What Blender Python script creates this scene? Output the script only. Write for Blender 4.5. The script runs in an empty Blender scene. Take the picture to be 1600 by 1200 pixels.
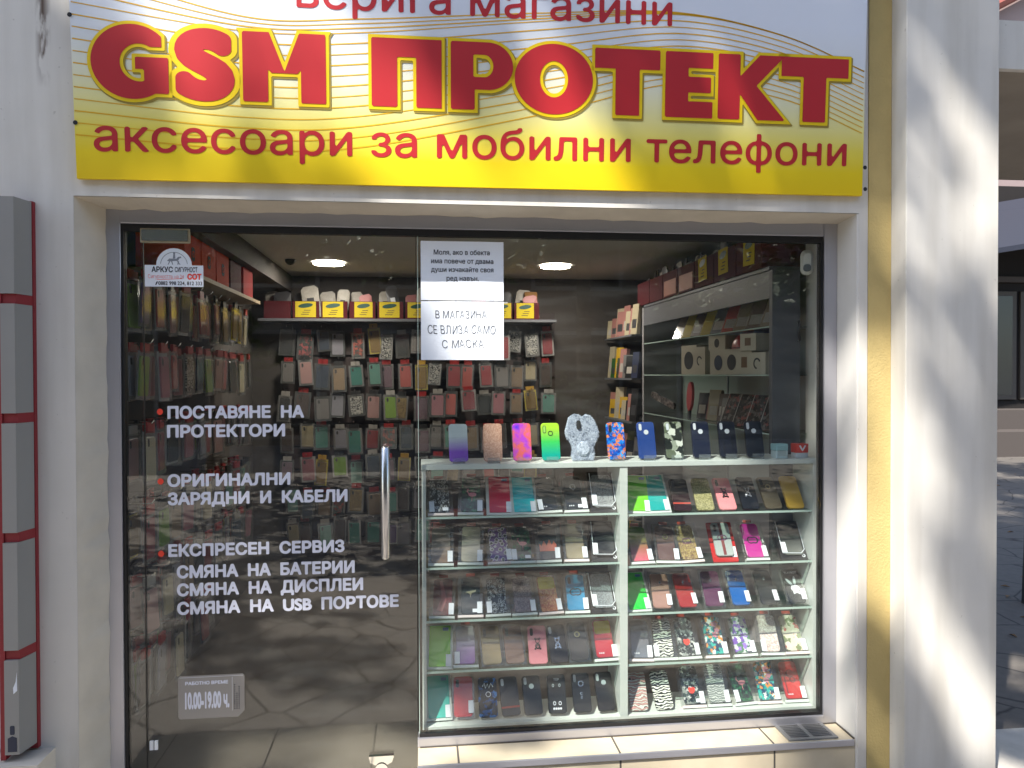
import bpy, bmesh, math, random
import numpy as np
from mathutils import Vector, Matrix, Euler
R = math.radians
scn = bpy.context.scene
COL = scn.collection
random.seed(7)

# ------------------------------------------------------------------ camera, sky, sun, exposure
def make_camera():
    yaw, pitch, roll = 0.1168, -0.0126, -0.0029
    fw = Vector((math.sin(yaw)*math.cos(pitch), math.cos(yaw)*math.cos(pitch), math.sin(pitch)))
    r0 = Vector((math.cos(yaw), -math.sin(yaw), 0)); u0 = r0.cross(fw)
    r = r0*math.cos(roll) + u0*math.sin(roll); u = -r0*math.sin(roll) + u0*math.cos(roll)
    m = Matrix((r, u, -fw)).transposed().to_4x4(); m.translation = (0, -2.95, 1.53)
    c = bpy.data.cameras.new('camera'); c.sensor_width = 36; c.lens = 1209/1600*36
    c.clip_start = 0.05; c.clip_end = 400
    o = bpy.data.objects.new('camera', c); COL.objects.link(o); o.matrix_world = m; scn.camera = o
make_camera()
SUN_AZ, SUN_EL = R(41), R(52)          # azimuth measured from the facade's normal towards the left
SUN = Vector((-math.sin(SUN_AZ)*math.cos(SUN_EL), -math.cos(SUN_AZ)*math.cos(SUN_EL), math.sin(SUN_EL)))
w = bpy.data.worlds.new('World'); scn.world = w; w.use_nodes = True
nt = w.node_tree; bg = nt.nodes['Background']
sky = nt.nodes.new('ShaderNodeTexSky'); sky.sky_type = 'NISHITA'; sky.sun_disc = False
sky.sun_elevation = SUN_EL; sky.sun_rotation = math.atan2(SUN.x, SUN.y)
nt.links.new(sky.outputs[0], bg.inputs[0]); bg.inputs[1].default_value = 0.125
sl = bpy.data.lights.new('sun', 'SUN'); sl.energy = 4.0; sl.angle = R(0.65); sl.color = (1, .95, .87)
so = bpy.data.objects.new('sun', sl); COL.objects.link(so)
so.rotation_euler = (-SUN).to_track_quat('-Z', 'Y').to_euler(); so.location = (-8, -8, 14)
scn.view_settings.view_transform = 'Standard'; scn.view_settings.look = 'None'
scn.view_settings.gamma = 1; scn.view_settings.use_curve_mapping = False
scn.view_settings.exposure = 1.36
scn.cycles.max_bounces = 10; scn.cycles.transparent_max_bounces = 24; scn.cycles.caustics_reflective = False
scn.cycles.caustics_refractive = False; scn.cycles.sample_clamp_indirect = 4

# ------------------------------------------------------------------ materials
def L(v):
    v /= 255.0
    return v/12.92 if v <= .04045 else ((v+.055)/1.055)**2.4
def H(s):
    s = s.lstrip('#'); return tuple(L(int(s[i:i+2], 16)) for i in (0, 2, 4))
def rgba(c): return (c[0], c[1], c[2], 1)
MATS = {}
def newmat(name):
    m = bpy.data.materials.new(name); m.use_nodes = True
    return m, m.node_tree, m.node_tree.nodes['Principled BSDF']
def plain(name, c, rough=.5, metal=0, spec=.5, var=.0, scale=20, bump=0, coat=0):
    """principled; var = slow tonal unevenness of the paint, bump = fine relief"""
    if name in MATS: return MATS[name]
    if isinstance(c, str): c = H(c)
    m, t, b = newmat(name); MATS[name] = m
    b.inputs['Base Color'].default_value = rgba(c); b.inputs['Roughness'].default_value = rough
    b.inputs['Metallic'].default_value = metal; b.inputs['Specular IOR Level'].default_value = spec
    b.inputs['Coat Weight'].default_value = coat
    if var or bump:
        tc = t.nodes.new('ShaderNodeTexCoord'); n = t.nodes.new('ShaderNodeTexNoise')
        n.inputs['Scale'].default_value = scale; n.inputs['Detail'].default_value = 6
        t.links.new(tc.outputs['Object'], n.inputs['Vector'])
        if var:
            mx = t.nodes.new('ShaderNodeMix'); mx.data_type = 'RGBA'
            mx.inputs[6].default_value = rgba([x*(1-var) for x in c]); mx.inputs[7].default_value = rgba([min(1, x*(1+var*.6)) for x in c])
            t.links.new(n.outputs[0], mx.inputs[0]); t.links.new(mx.outputs[2], b.inputs['Base Color'])
        if bump:
            bp = t.nodes.new('ShaderNodeBump'); bp.inputs['Strength'].default_value = bump; bp.inputs['Distance'].default_value = .01
            t.links.new(n.outputs[0], bp.inputs['Height']); t.links.new(bp.outputs[0], b.inputs['Normal'])
    return m
def ramp(t, stops, const=False):
    r = t.nodes.new('ShaderNodeValToRGB'); e = r.color_ramp
    if const: e.interpolation = 'CONSTANT'
    while len(e.elements) < len(stops): e.elements.new(.5)
    for el, (p, c) in zip(e.elements, stops): el.position = p; el.color = rgba(c)
    return r
def grad(name, c1, c2, lo=0., hi=.15, rough=.25, axis=2, mid=None, var=0):
    """colour printed from c1 at height lo to c2 at height hi of the object"""
    if name in MATS: return MATS[name]
    m, t, b = newmat(name); MATS[name] = m
    tc = t.nodes.new('ShaderNodeTexCoord'); sx = t.nodes.new('ShaderNodeSeparateXYZ'); mr = t.nodes.new('ShaderNodeMapRange')
    mr.inputs[1].default_value = lo; mr.inputs[2].default_value = hi
    t.links.new(tc.outputs['Object'], sx.inputs[0]); t.links.new(sx.outputs[axis], mr.inputs[0])
    st = [(0, H(c1)), (1, H(c2))] if mid is None else [(0, H(c1)), (.5, H(mid)), (1, H(c2))]
    r = ramp(t, st); t.links.new(mr.outputs[0], r.inputs[0]); t.links.new(r.outputs[0], b.inputs['Base Color'])
    b.inputs['Roughness'].default_value = rough
    return m
def pat(name, kind, cols, scale=60, rough=.3, metal=0):
    """printed pattern: patches / spots / zebra / glitter / marble / noise"""
    if name in MATS: return MATS[name]
    m, t, b = newmat(name); MATS[name] = m; cols = [H(c) for c in cols]; n = len(cols)
    tc = t.nodes.new('ShaderNodeTexCoord'); mp = t.nodes.new('ShaderNodeMapping')
    oi = t.nodes.new('ShaderNodeObjectInfo'); ml = t.nodes.new('ShaderNodeMath'); ml.operation = 'MULTIPLY'; ml.inputs[1].default_value = 7
    t.links.new(oi.outputs['Random'], ml.inputs[0]); cb = t.nodes.new('ShaderNodeCombineXYZ')
    t.links.new(ml.outputs[0], cb.inputs[0]); t.links.new(ml.outputs[0], cb.inputs[2])
    t.links.new(tc.outputs['Object'], mp.inputs[0]); t.links.new(cb.outputs[0], mp.inputs[1]); mp.inputs[3].default_value = (1, .02, 1)
    src = mp.outputs[0]
    if kind in ('patches', 'spots', 'glitter'):
        v = t.nodes.new('ShaderNodeTexVoronoi'); v.inputs['Scale'].default_value = scale
        if kind != 'glitter':
            ns = t.nodes.new('ShaderNodeTexNoise'); ns.inputs['Scale'].default_value = scale*1.3
            ad = t.nodes.new('ShaderNodeMix'); ad.data_type = 'VECTOR'; ad.inputs[0].default_value = .025 if kind == 'patches' else .01
            t.links.new(src, ns.inputs['Vector']); t.links.new(src, ad.inputs[4]); t.links.new(ns.outputs[1], ad.inputs[5]); src = ad.outputs[1]
        t.links.new(src, v.inputs['Vector'])
        if kind == 'spots':
            r = ramp(t, [(i/n*.8, c) for i, c in enumerate(cols)], True); t.links.new(v.outputs['Distance'], r.inputs[0])
        else:
            sc = t.nodes.new('ShaderNodeSeparateColor'); t.links.new(v.outputs['Color'], sc.inputs[0])
            r = ramp(t, [(i/n, c) for i, c in enumerate(cols)], kind == 'patches'); t.links.new(sc.outputs[0], r.inputs[0])
    elif kind == 'zebra':
        v = t.nodes.new('ShaderNodeTexWave'); v.inputs['Scale'].default_value = scale; v.inputs['Distortion'].default_value = 9
        v.inputs['Detail Scale'].default_value = 1.2; v.bands_direction = 'Z'
        t.links.new(src, v.inputs['Vector']); r = ramp(t, [(i/n, c) for i, c in enumerate(cols)], True); t.links.new(v.outputs[1], r.inputs[0])
    else:
        v = t.nodes.new('ShaderNodeTexNoise'); v.inputs['Scale'].default_value = scale; v.inputs['Detail'].default_value = 5
        v.inputs['Distortion'].default_value = 1.5 if kind == 'marble' else 0
        t.links.new(src, v.inputs['Vector'])
        r = ramp(t, [(.3+.4*i/max(1, n-1), c) for i, c in enumerate(cols)], kind == 'camo'); t.links.new(v.outputs[0], r.inputs[0])
    t.links.new(r.outputs[0], b.inputs['Base Color']); b.inputs['Roughness'].default_value = rough; b.inputs['Metallic'].default_value = metal
    return m
def glass(name, tint=(.95, .97, .96), f0=.045, white=0.0, rough=0.0, dust=0.0):
    """thin clear sheet: see-through with a mirror reflection that grows at grazing angles"""
    if name in MATS: return MATS[name]
    m, t, b = newmat(name); MATS[name] = m; t.nodes.remove(b); out = t.nodes['Material Output']
    lw = t.nodes.new('ShaderNodeLayerWeight'); lw.inputs[0].default_value = .5
    pw = t.nodes.new('ShaderNodeMath'); pw.operation = 'POWER'; pw.inputs[1].default_value = 5
    t.links.new(lw.outputs['Facing'], pw.inputs[0])
    mr = t.nodes.new('ShaderNodeMapRange'); mr.inputs[3].default_value = f0; mr.inputs[4].default_value = .9
    t.links.new(pw.outputs[0], mr.inputs[0])
    tr = t.nodes.new('ShaderNodeBsdfTransparent'); tr.inputs[0].default_value = rgba(tint)
    gl = t.nodes.new('ShaderNodeBsdfGlossy'); gl.inputs['Roughness'].default_value = rough
    mx = t.nodes.new('ShaderNodeMixShader'); base = tr.outputs[0]
    if white or dust:
        df = t.nodes.new('ShaderNodeBsdfDiffuse'); df.inputs[0].default_value = (.75, .8, .78, 1)
        m2 = t.nodes.new('ShaderNodeMixShader'); m2.inputs[0].default_value = white
        if dust:                                   # wiped streaks of dust on the pane
            tc = t.nodes.new('ShaderNodeTexCoord'); mp = t.nodes.new('ShaderNodeMapping'); mp.inputs[2].default_value = (0, .5, 0); mp.inputs[3].default_value = (1.5, 1, 7)
            nz = t.nodes.new('ShaderNodeTexNoise'); nz.inputs['Scale'].default_value = 3; nz.inputs['Detail'].default_value = 8; mr2 = t.nodes.new('ShaderNodeMapRange')
            mr2.inputs[1].default_value = .45; mr2.inputs[2].default_value = .8; mr2.inputs[4].default_value = dust
            t.links.new(tc.outputs['Object'], mp.inputs[0]); t.links.new(mp.outputs[0], nz.inputs['Vector']); t.links.new(nz.outputs[0], mr2.inputs[0]); t.links.new(mr2.outputs[0], m2.inputs[0])
        t.links.new(tr.outputs[0], m2.inputs[1]); t.links.new(df.outputs[0], m2.inputs[2]); base = m2.outputs[0]
    t.links.new(mr.outputs[0], mx.inputs[0]); t.links.new(base, mx.inputs[1]); t.links.new(gl.outputs[0], mx.inputs[2])
    t.links.new(mx.outputs[0], out.inputs[0])
    return m
def emit(name, c, s):
    m, t, b = newmat(name); MATS[name] = m
    b.inputs['Base Color'].default_value = rgba(c); b.inputs['Emission Color'].default_value = rgba(c); b.inputs['Emission Strength'].default_value = s
    return m

# ------------------------------------------------------------------ mesh helpers
class MB:
    def __init__(s): s.v = []; s.f = []; s.m = []
    def add(s, vs, fs, mi=0):
        o = len(s.v); s.v += [tuple(p) for p in vs]
        for f in fs: s.f.append([i+o for i in f]); s.m.append(mi)
        return s
    def box(s, x0, x1, y0, y1, z0, z1, mi=0):
        return s.add([(x0, y0, z0), (x1, y0, z0), (x1, y1, z0), (x0, y1, z0), (x0, y0, z1), (x1, y0, z1), (x1, y1, z1), (x0, y1, z1)],
                     [(0, 3, 2, 1), (4, 5, 6, 7), (0, 1, 5, 4), (1, 2, 6, 5), (2, 3, 7, 6), (3, 0, 4, 7)], mi)
    def prism(s, poly, y0, y1, mi=0, ch=0):
        """poly = list of (x,z) counter-clockwise seen from -y; solid from y0 (front) to y1; ch = front chamfer"""
        n = len(poly); cx = sum(p[0] for p in poly)/n; cz = sum(p[1] for p in poly)/n
        rings = [[(x, y1, z) for x, z in poly]]
        if ch:
            rings.append([(x, y0+ch, z) for x, z in poly])
            def ins(x, z):
                d = math.hypot(x-cx, z-cz) or 1; k = max(0, 1-ch*1.3/d); return (cx+(x-cx)*k, y0, cz+(z-cz)*k)
            rings.append([ins(x, z) for x, z in poly])
        else: rings.append([(x, y0, z) for x, z in poly])
        vs = [p for r in rings for p in r]; fs = []
        for k in range(len(rings)-1):
            for i in range(n):
                j = (i+1) % n; fs.append((k*n+i, (k+1)*n+i, (k+1)*n+j, k*n+j))
        fs.append(tuple(range(n-1, -1, -1))); fs.append(tuple((len(rings)-1)*n+i for i in range(n)))
        return s.add(vs, fs, mi)
    def tube(s, pts, rad, n=10, mi=0, caps=True):
        pts = [Vector(p) for p in pts]; rads = rad if isinstance(rad, (list, tuple)) else [rad]*len(pts)
        rings = []; ref = None
        for i, p in enumerate(pts):
            d = (pts[min(i+1, len(pts)-1)]-pts[max(i-1, 0)]).normalized()
            if ref is None: ref = d.orthogonal().normalized()
            a = (ref-d*ref.dot(d)).normalized(); ref = a; b = d.cross(a)
            rings.append([p+(a*math.cos(2*math.pi*k/n)+b*math.sin(2*math.pi*k/n))*rads[i] for k in range(n)])
        vs = [q for r in rings for q in r]; fs = []
        for k in range(len(rings)-1):
            for i in range(n): j = (i+1) % n; fs.append((k*n+i, k*n+j, (k+1)*n+j, (k+1)*n+i))
        if caps: fs.append(tuple(range(n-1, -1, -1))); fs.append(tuple((len(rings)-1)*n+i for i in range(n)))
        return s.add(vs, fs, mi)
    def ring(s, c, r0, r1, y0, y1, n=20, a0=0, a1=2*math.pi, sx=1, mi=0):
        """flat ring (arc) in the xz plane, y0 front, y1 back"""
        full = abs(a1-a0-2*math.pi) < 1e-6; k = n if full else n+1; vs = []
        for i in range(k):
            a = a0+(a1-a0)*i/n; ca, sa = math.cos(a), math.sin(a)
            for r, y in ((r0, y0), (r1, y0), (r1, y1), (r0, y1)): vs.append((c[0]+r*ca*sx, y, c[1]+r*sa))
        fs = []
        for i in range(n):
            j = (i+1) % k
            for q in range(4): p = (q+1) % 4; fs.append((i*4+q, i*4+p, j*4+p, j*4+q))
        if not full: fs += [(0, 3, 2, 1), (n*4, n*4+1, n*4+2, n*4+3)]
        return s.add(vs, fs, mi)
    def build(s, name, mats, parent=None, bevel=0, smooth=False, loc=None, rot=None):
        me = bpy.data.meshes.new(name); me.from_pydata(s.v, [], s.f); me.update()
        mats = mats if isinstance(mats, (list, tuple)) else [mats]
        for m in mats: me.materials.append(m)
        if len(mats) > 1: me.polygons.foreach_set('material_index', s.m)
        if bevel:
            bm = bmesh.new(); bm.from_mesh(me); bmesh.ops.remove_doubles(bm, verts=bm.verts, dist=1e-6)
            ed = [e for e in bm.edges if len(e.link_faces) == 2 and e.calc_face_angle(0) > .5]
            bmesh.ops.bevel(bm, geom=ed, offset=bevel, segments=2, affect='EDGES', profile=.6); bm.to_mesh(me); bm.free()
        if smooth: me.polygons.foreach_set('use_smooth', [True]*len(me.polygons))
        o = bpy.data.objects.new(name, me); COL.objects.link(o)
        if parent is not None: o.parent = parent
        if loc is not None: o.location = loc
        if rot is not None: o.rotation_euler = rot
        return o
def rr(w, h, r, n=5, x=0, z=0):
    p = []
    for cx, cz, a in ((w/2-r, r, -90), (w/2-r, h-r, 0), (-w/2+r, h-r, 90), (-w/2+r, r, 180)):
        for i in range(n+1): t = R(a+90*i/n); p.append((x+cx+r*math.cos(t), z+cz+r*math.sin(t)))
    return p
def ell(cx, cz, a, b, n=18, rot=0):
    q = []
    for i in range(n):
        t = 2*math.pi*i/n; u, v = a*math.cos(t), b*math.sin(t); q.append((cx+u*math.cos(rot)-v*math.sin(rot), cz+u*math.sin(rot)+v*math.cos(rot)))
    return q
def tag(o, label=None, cat=None, group=None, kind=None):
    if label: o['label'] = label
    if cat: o['category'] = cat
    if group: o['group'] = group
    if kind: o['kind'] = kind
    return o
def thing(name, label, cat, loc=(0, 0, 0), rot=(0, 0, 0), group=None):
    o = bpy.data.objects.new(name, None); COL.objects.link(o); o.location = loc; o.rotation_euler = rot; o.empty_display_size = .05
    return tag(o, label, cat, group)

# ------------------------------------------------------------------ lettering: built-in font outlines -> clean flat meshes
_gl = {}
def outline(body):
    """closed outlines of a text in the built-in font, grouped glyph by glyph"""
    if body in _gl: return _gl[body]
    c = bpy.data.curves.new('t', 'FONT'); c.body = body; c.dimensions = '2D'; c.fill_mode = 'NONE'
    o = bpy.data.objects.new('t', c); COL.objects.link(o)
    dg = bpy.context.evaluated_depsgraph_get(); cu = o.to_curve(dg); conts = []
    for sp in cu.splines:
        pts = []; bp = sp.bezier_points; n = len(bp)
        if n == 0: pts = [(p.co.x, p.co.y) for p in sp.points]
        for i in range(n):
            a, b = bp[i], bp[(i+1) % n]; p0, p1, p2, p3 = a.co, a.handle_right, b.handle_left, b.co
            st = ((p1-p0).cross(p3-p0).length < 1e-6 and (p2-p0).cross(p3-p0).length < 1e-6)
            for k in range(1 if st else 7):
                t = k/7; q = p0*(1-t)**3+p1*3*t*(1-t)**2+p2*3*t*t*(1-t)+p3*t**3; pts.append((q.x, q.y))
        if len(pts) > 2: conts.append(np.array(pts))
    o.to_curve_clear(); bpy.data.objects.remove(o); bpy.data.curves.remove(c)
    conts.sort(key=lambda q: q[:, 0].min()); groups = []
    for q in conts:
        if groups and q[:, 0].min() < groups[-1][1]-.01: groups[-1][0].append(q); groups[-1][1] = max(groups[-1][1], q[:, 0].max())
        else: groups.append([[q], q[:, 0].max()])
    _gl[body] = [g[0] for g in groups]; return _gl[body]
def sdf_contours(cs, X, Y):
    d = np.full(X.shape, 9.); wn = np.zeros(X.shape)
    for q in cs:
        a = q; b = np.roll(q, -1, 0)
        for (x0, y0), (x1, y1) in zip(a, b):
            dx, dy = x1-x0, y1-y0; l2 = dx*dx+dy*dy
            if l2 < 1e-12: continue
            t = np.clip(((X-x0)*dx+(Y-y0)*dy)/l2, 0, 1); d = np.minimum(d, (X-x0-t*dx)**2+(Y-y0-t*dy)**2)
            cr = dx*(Y-y0)-dy*(X-x0); wn += ((y0 <= Y) & (y1 > Y) & (cr > 0)).astype(float)-((y0 > Y) & (y1 <= Y) & (cr < 0))
    d = np.sqrt(d); return np.where(wn != 0, -d, d)
def march(F, xs, ys, put, mb, mi=0):
    """fill F<0 with faces; put maps (u,v) to 3D"""
    ins = F < 0; k = ins[:-1, :-1].astype(int)+ins[:-1, 1:]+ins[1:, 1:]+ins[1:, :-1]
    for j in range(k.shape[0]):
        row = k[j]; i = 0; n = len(row)
        while i < n:
            if row[i] == 4:
                e = i
                while e+1 < n and row[e+1] == 4: e += 1
                mb.add([put(xs[i], ys[j]), put(xs[e+1], ys[j]), put(xs[e+1], ys[j+1]), put(xs[i], ys[j+1])], [(0, 1, 2, 3)], mi); i = e+1
            else:
                if row[i]:
                    cs = ((i, j), (i+1, j), (i+1, j+1), (i, j+1)); P = []
                    for a in range(4):
                        (i0, j0), (i1, j1) = cs[a], cs[(a+1) % 4]; f0, f1 = F[j0, i0], F[j1, i1]
                        if f0 < 0: P.append((xs[i0], ys[j0]))
                        if (f0 < 0) != (f1 < 0):
                            t = f0/(f0-f1); P.append((xs[i0]+(xs[i1]-xs[i0])*t, ys[j0]+(ys[j1]-ys[j0])*t))
                    if len(P) > 2: mb.add([put(*p) for p in P], [tuple(range(len(P)))], mi)
                i += 1
def write(mb, body, x0, x1, base, cap, off=0., res=28, put=None, mi=0, jit=0):
    """text from x0 to x1 with its baseline at base and capitals cap high; off thickens the strokes (in em)"""
    G = outline(body); u0 = min(q[:, 0].min() for g in G for q in g); u1 = max(q[:, 0].max() for g in G for q in g)
    h0 = max(q[:, 1].max() for q in outline('Н')[0]); sx = (x1-x0)/(u1-u0+2*off); sy = cap/(h0+2*off); x0 += off*sx; base += off*sy
    for g in G:
        a = np.concatenate(g); pad = abs(off)+.05
        xs = np.arange(a[:, 0].min()-pad, a[:, 0].max()+pad+1/res, 1/res); ys = np.arange(a[:, 1].min()-pad, a[:, 1].max()+pad+1/res, 1/res)
        X, Y = np.meshgrid(xs, ys); F = sdf_contours(g, X, Y)-off
        jx, jz, js = (random.uniform(-1, 1)*jit*.02, random.uniform(-1, 1)*jit*.03, random.uniform(-1, 1)*jit*.12)
        cx = a[:, 0].mean()
        march(F, xs, ys, lambda u, v: put(x0+(u-u0+jx+js*v)*sx, base+(v+jz+(u-cx)*js*.4)*sy), mb, mi)
def flat(y): return lambda u, v: (u, y, v)

# ------------------------------------------------------------------ shared materials
M = MATS
plain('white_plaster', (.67, .645, .595), .75, var=.10, scale=5, bump=.25)
plain('white_paint', (.71, .69, .65), .6, var=.05, scale=8)
plain('beige_plaster', (.68, .62, .52), .85, var=.22, scale=7, bump=.5)
plain('yellow_plaster', (.53, .41, .17), .85, var=.14, scale=14, bump=.0)
plain('aluminium', (.50, .50, .545), .38, metal=.75, var=.06, scale=9)
plain('black_rubber', (.008, .008, .009), .5)
plain('steel', (.62, .61, .6), .22, metal=1)
plain('chrome', (.72, .72, .72), .12, metal=1)
plain('showcase_white', (.58, .62, .585), .35)
plain('label_white', (.74, .77, .82), .6)
plain('pink_tray', (.72, .62, .60), .5)
plain('tab_red', (.42, .05, .03), .4)
plain('vinyl_white', (.70, .72, .82), .5)
plain('vinyl_red', (.85, .06, .03), .5)
plain('paper', (.80, .85, .92), .8)
plain('ink', (.03, .035, .05), .8)
plain('black_plastic', (.012, .012, .014), .3)
plain('dark_cut', (.012, .012, .015), .7)
plain('pale_cut', (.55, .58, .62), .5)
plain('silver', (.6, .6, .62), .25, metal=.9)
glass('window_glass', f0=.062, dust=.015)
glass('clear_plastic', tint=(.96, .96, .95), f0=.05, white=.018, rough=.05)
glass('bag_plastic', tint=(.95, .95, .95), f0=.09, white=.09, rough=.12)
glass('shelf_glass', tint=(.72, .80, .76), f0=.05, white=.035)
glass('acrylic', tint=(.92, .94, .95), f0=.06, white=.08)
plain('glass_edge', (.45, .58, .52), .2)
plain('shop_dark', (.085, .075, .068), .8, var=.1)
plain('ceiling_paint', (.72, .69, .64), .8, var=.05)
plain('grey_melamine', (.13, .135, .15), .5)
plain('wine_card', (.085, .012, .016), .8, spec=.2)
plain('yellow_card', (.62, .48, .03), .8, spec=.2)
plain('red_card', (.42, .022, .022), .8, spec=.2)
plain('orange_card', (.60, .055, .02), .8, spec=.2)

# ------------------------------------------------------------------ ground
def ground_mat(name, base, joint, scale, rough=.85):
    m, t, b = newmat(name); MATS[name] = m
    tc = t.nodes.new('ShaderNodeTexCoord'); v = t.nodes.new('ShaderNodeTexVoronoi'); v.feature = 'DISTANCE_TO_EDGE'; v.inputs['Scale'].default_value = scale
    n = t.nodes.new('ShaderNodeTexNoise'); n.inputs['Scale'].default_value = 3; n.inputs['Detail'].default_value = 8
    ad = t.nodes.new('ShaderNodeMix'); ad.data_type = 'VECTOR'; ad.inputs[0].default_value = .06
    t.links.new(tc.outputs['Object'], n.inputs['Vector']); t.links.new(tc.outputs['Object'], ad.inputs[4]); t.links.new(n.outputs[1], ad.inputs[5]); t.links.new(ad.outputs[1], v.inputs['Vector'])
    r = ramp(t, [(0, joint), (.025, base)]); t.links.new(v.outputs['Distance'], r.inputs[0])
    v2 = t.nodes.new('ShaderNodeTexVoronoi'); v2.inputs['Scale'].default_value = scale; t.links.new(ad.outputs[1], v2.inputs['Vector'])
    n2 = t.nodes.new('ShaderNodeTexNoise'); n2.inputs['Scale'].default_value = 18; n2.inputs['Detail'].default_value = 8; t.links.new(tc.outputs['Object'], n2.inputs['Vector'])
    hs = t.nodes.new('ShaderNodeMix'); hs.data_type = 'RGBA'; hs.blend_type = 'MULTIPLY'; hs.inputs[0].default_value = .5
    r2 = ramp(t, [(.25, (.55, .55, .55)), (.75, (1, 1, 1))]); t.links.new(n2.outputs[0], r2.inputs[0])
    t.links.new(r.outputs[0], hs.inputs[6]); t.links.new(r2.outputs[0], hs.inputs[7]); t.links.new(hs.outputs[2], b.inputs['Base Color'])
    bp = t.nodes.new('ShaderNodeBump'); bp.inputs['Strength'].default_value = .6; bp.inputs['Distance'].default_value = .02
    t.links.new(r.outputs[0], bp.inputs['Height']); t.links.new(bp.outputs[0], b.inputs['Normal']); b.inputs['Roughness'].default_value = rough
    return m
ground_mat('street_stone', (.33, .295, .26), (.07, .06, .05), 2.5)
ground_mat('passage_shade_stone', (.13, .115, .10), (.035, .03, .028), 2.2)  # street stone again, darker: the passage's shade is put into the colour
g = MB(); n = 24
g.add([(-80, -80, -.15), (80, -80, -.15), (80, 80, -.15), (-80, 80, -.15)], [(0, 1, 2, 3)])
tag(g.build('street_paving', M['street_stone']), kind='structure')
def tile_mat(name, col, sx, sy, ox=0, oy=0):
    m, t, b = newmat(name); MATS[name] = m
    tc = t.nodes.new('ShaderNodeTexCoord'); mp = t.nodes.new('ShaderNodeMapping'); mp.inputs[1].default_value = (ox, oy, 0)
    bk = t.nodes.new('ShaderNodeTexBrick'); bk.offset = 0; bk.inputs['Scale'].default_value = 1; bk.inputs['Mortar Size'].default_value = .004
    bk.inputs['Brick Width'].default_value = sx; bk.inputs['Row Height'].default_value = sy
    bk.inputs['Color1'].default_value = rgba(col); bk.inputs['Color2'].default_value = rgba([c*.94 for c in col]); bk.inputs['Mortar'].default_value = (.09, .08, .07, 1)
    n = t.nodes.new('ShaderNodeTexNoise'); n.inputs['Scale'].default_value = 9; n.inputs['Detail'].default_value = 5
    mx = t.nodes.new('ShaderNodeMix'); mx.data_type = 'RGBA'; mx.blend_type = 'MULTIPLY'; mx.inputs[0].default_value = .35
    t.links.new(tc.outputs['Object'], mp.inputs[0]); t.links.new(mp.outputs[0], bk.inputs['Vector']); t.links.new(tc.outputs['Object'], n.inputs['Vector'])
    r = ramp(t, [(.3, (.6, .58, .52)), (.7, (1, 1, 1))]); t.links.new(n.outputs[0], r.inputs[0])
    t.links.new(bk.outputs[0], mx.inputs[6]); t.links.new(r.outputs[0], mx.inputs[7]); t.links.new(mx.outputs[2], b.inputs['Base Color']); b.inputs['Roughness'].default_value = .45
    return m
tile_mat('porch_tile', (.60, .54, .43), .42, .48, ox=.2, oy=.0)
tile_mat('shop_tile', (.10, .085, .07), .45, .45)
tag(MB().box(-1.14, -.02, -.48, -.001, -.149, 0).build('porch_floor', M['porch_tile']), kind='structure')
tag(MB().add([(-1.3, .0, 0), (1.8, .0, 0), (1.8, 3.05, 0), (-1.3, 3.05, 0)], [(0, 1, 2, 3)]).build('shop_floor', M['shop_tile']), kind='structure')

tag(MB().add([(2.30, .225, -.146), (30, .225, -.146), (30, 11.19, -.146), (2.30, 11.19, -.146)], [(0, 1, 2, 3)]).build('passage_shade_paving', M['passage_shade_stone']), kind='structure')  # dark sheet over the street paving, carrying the passage's shade

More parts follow.
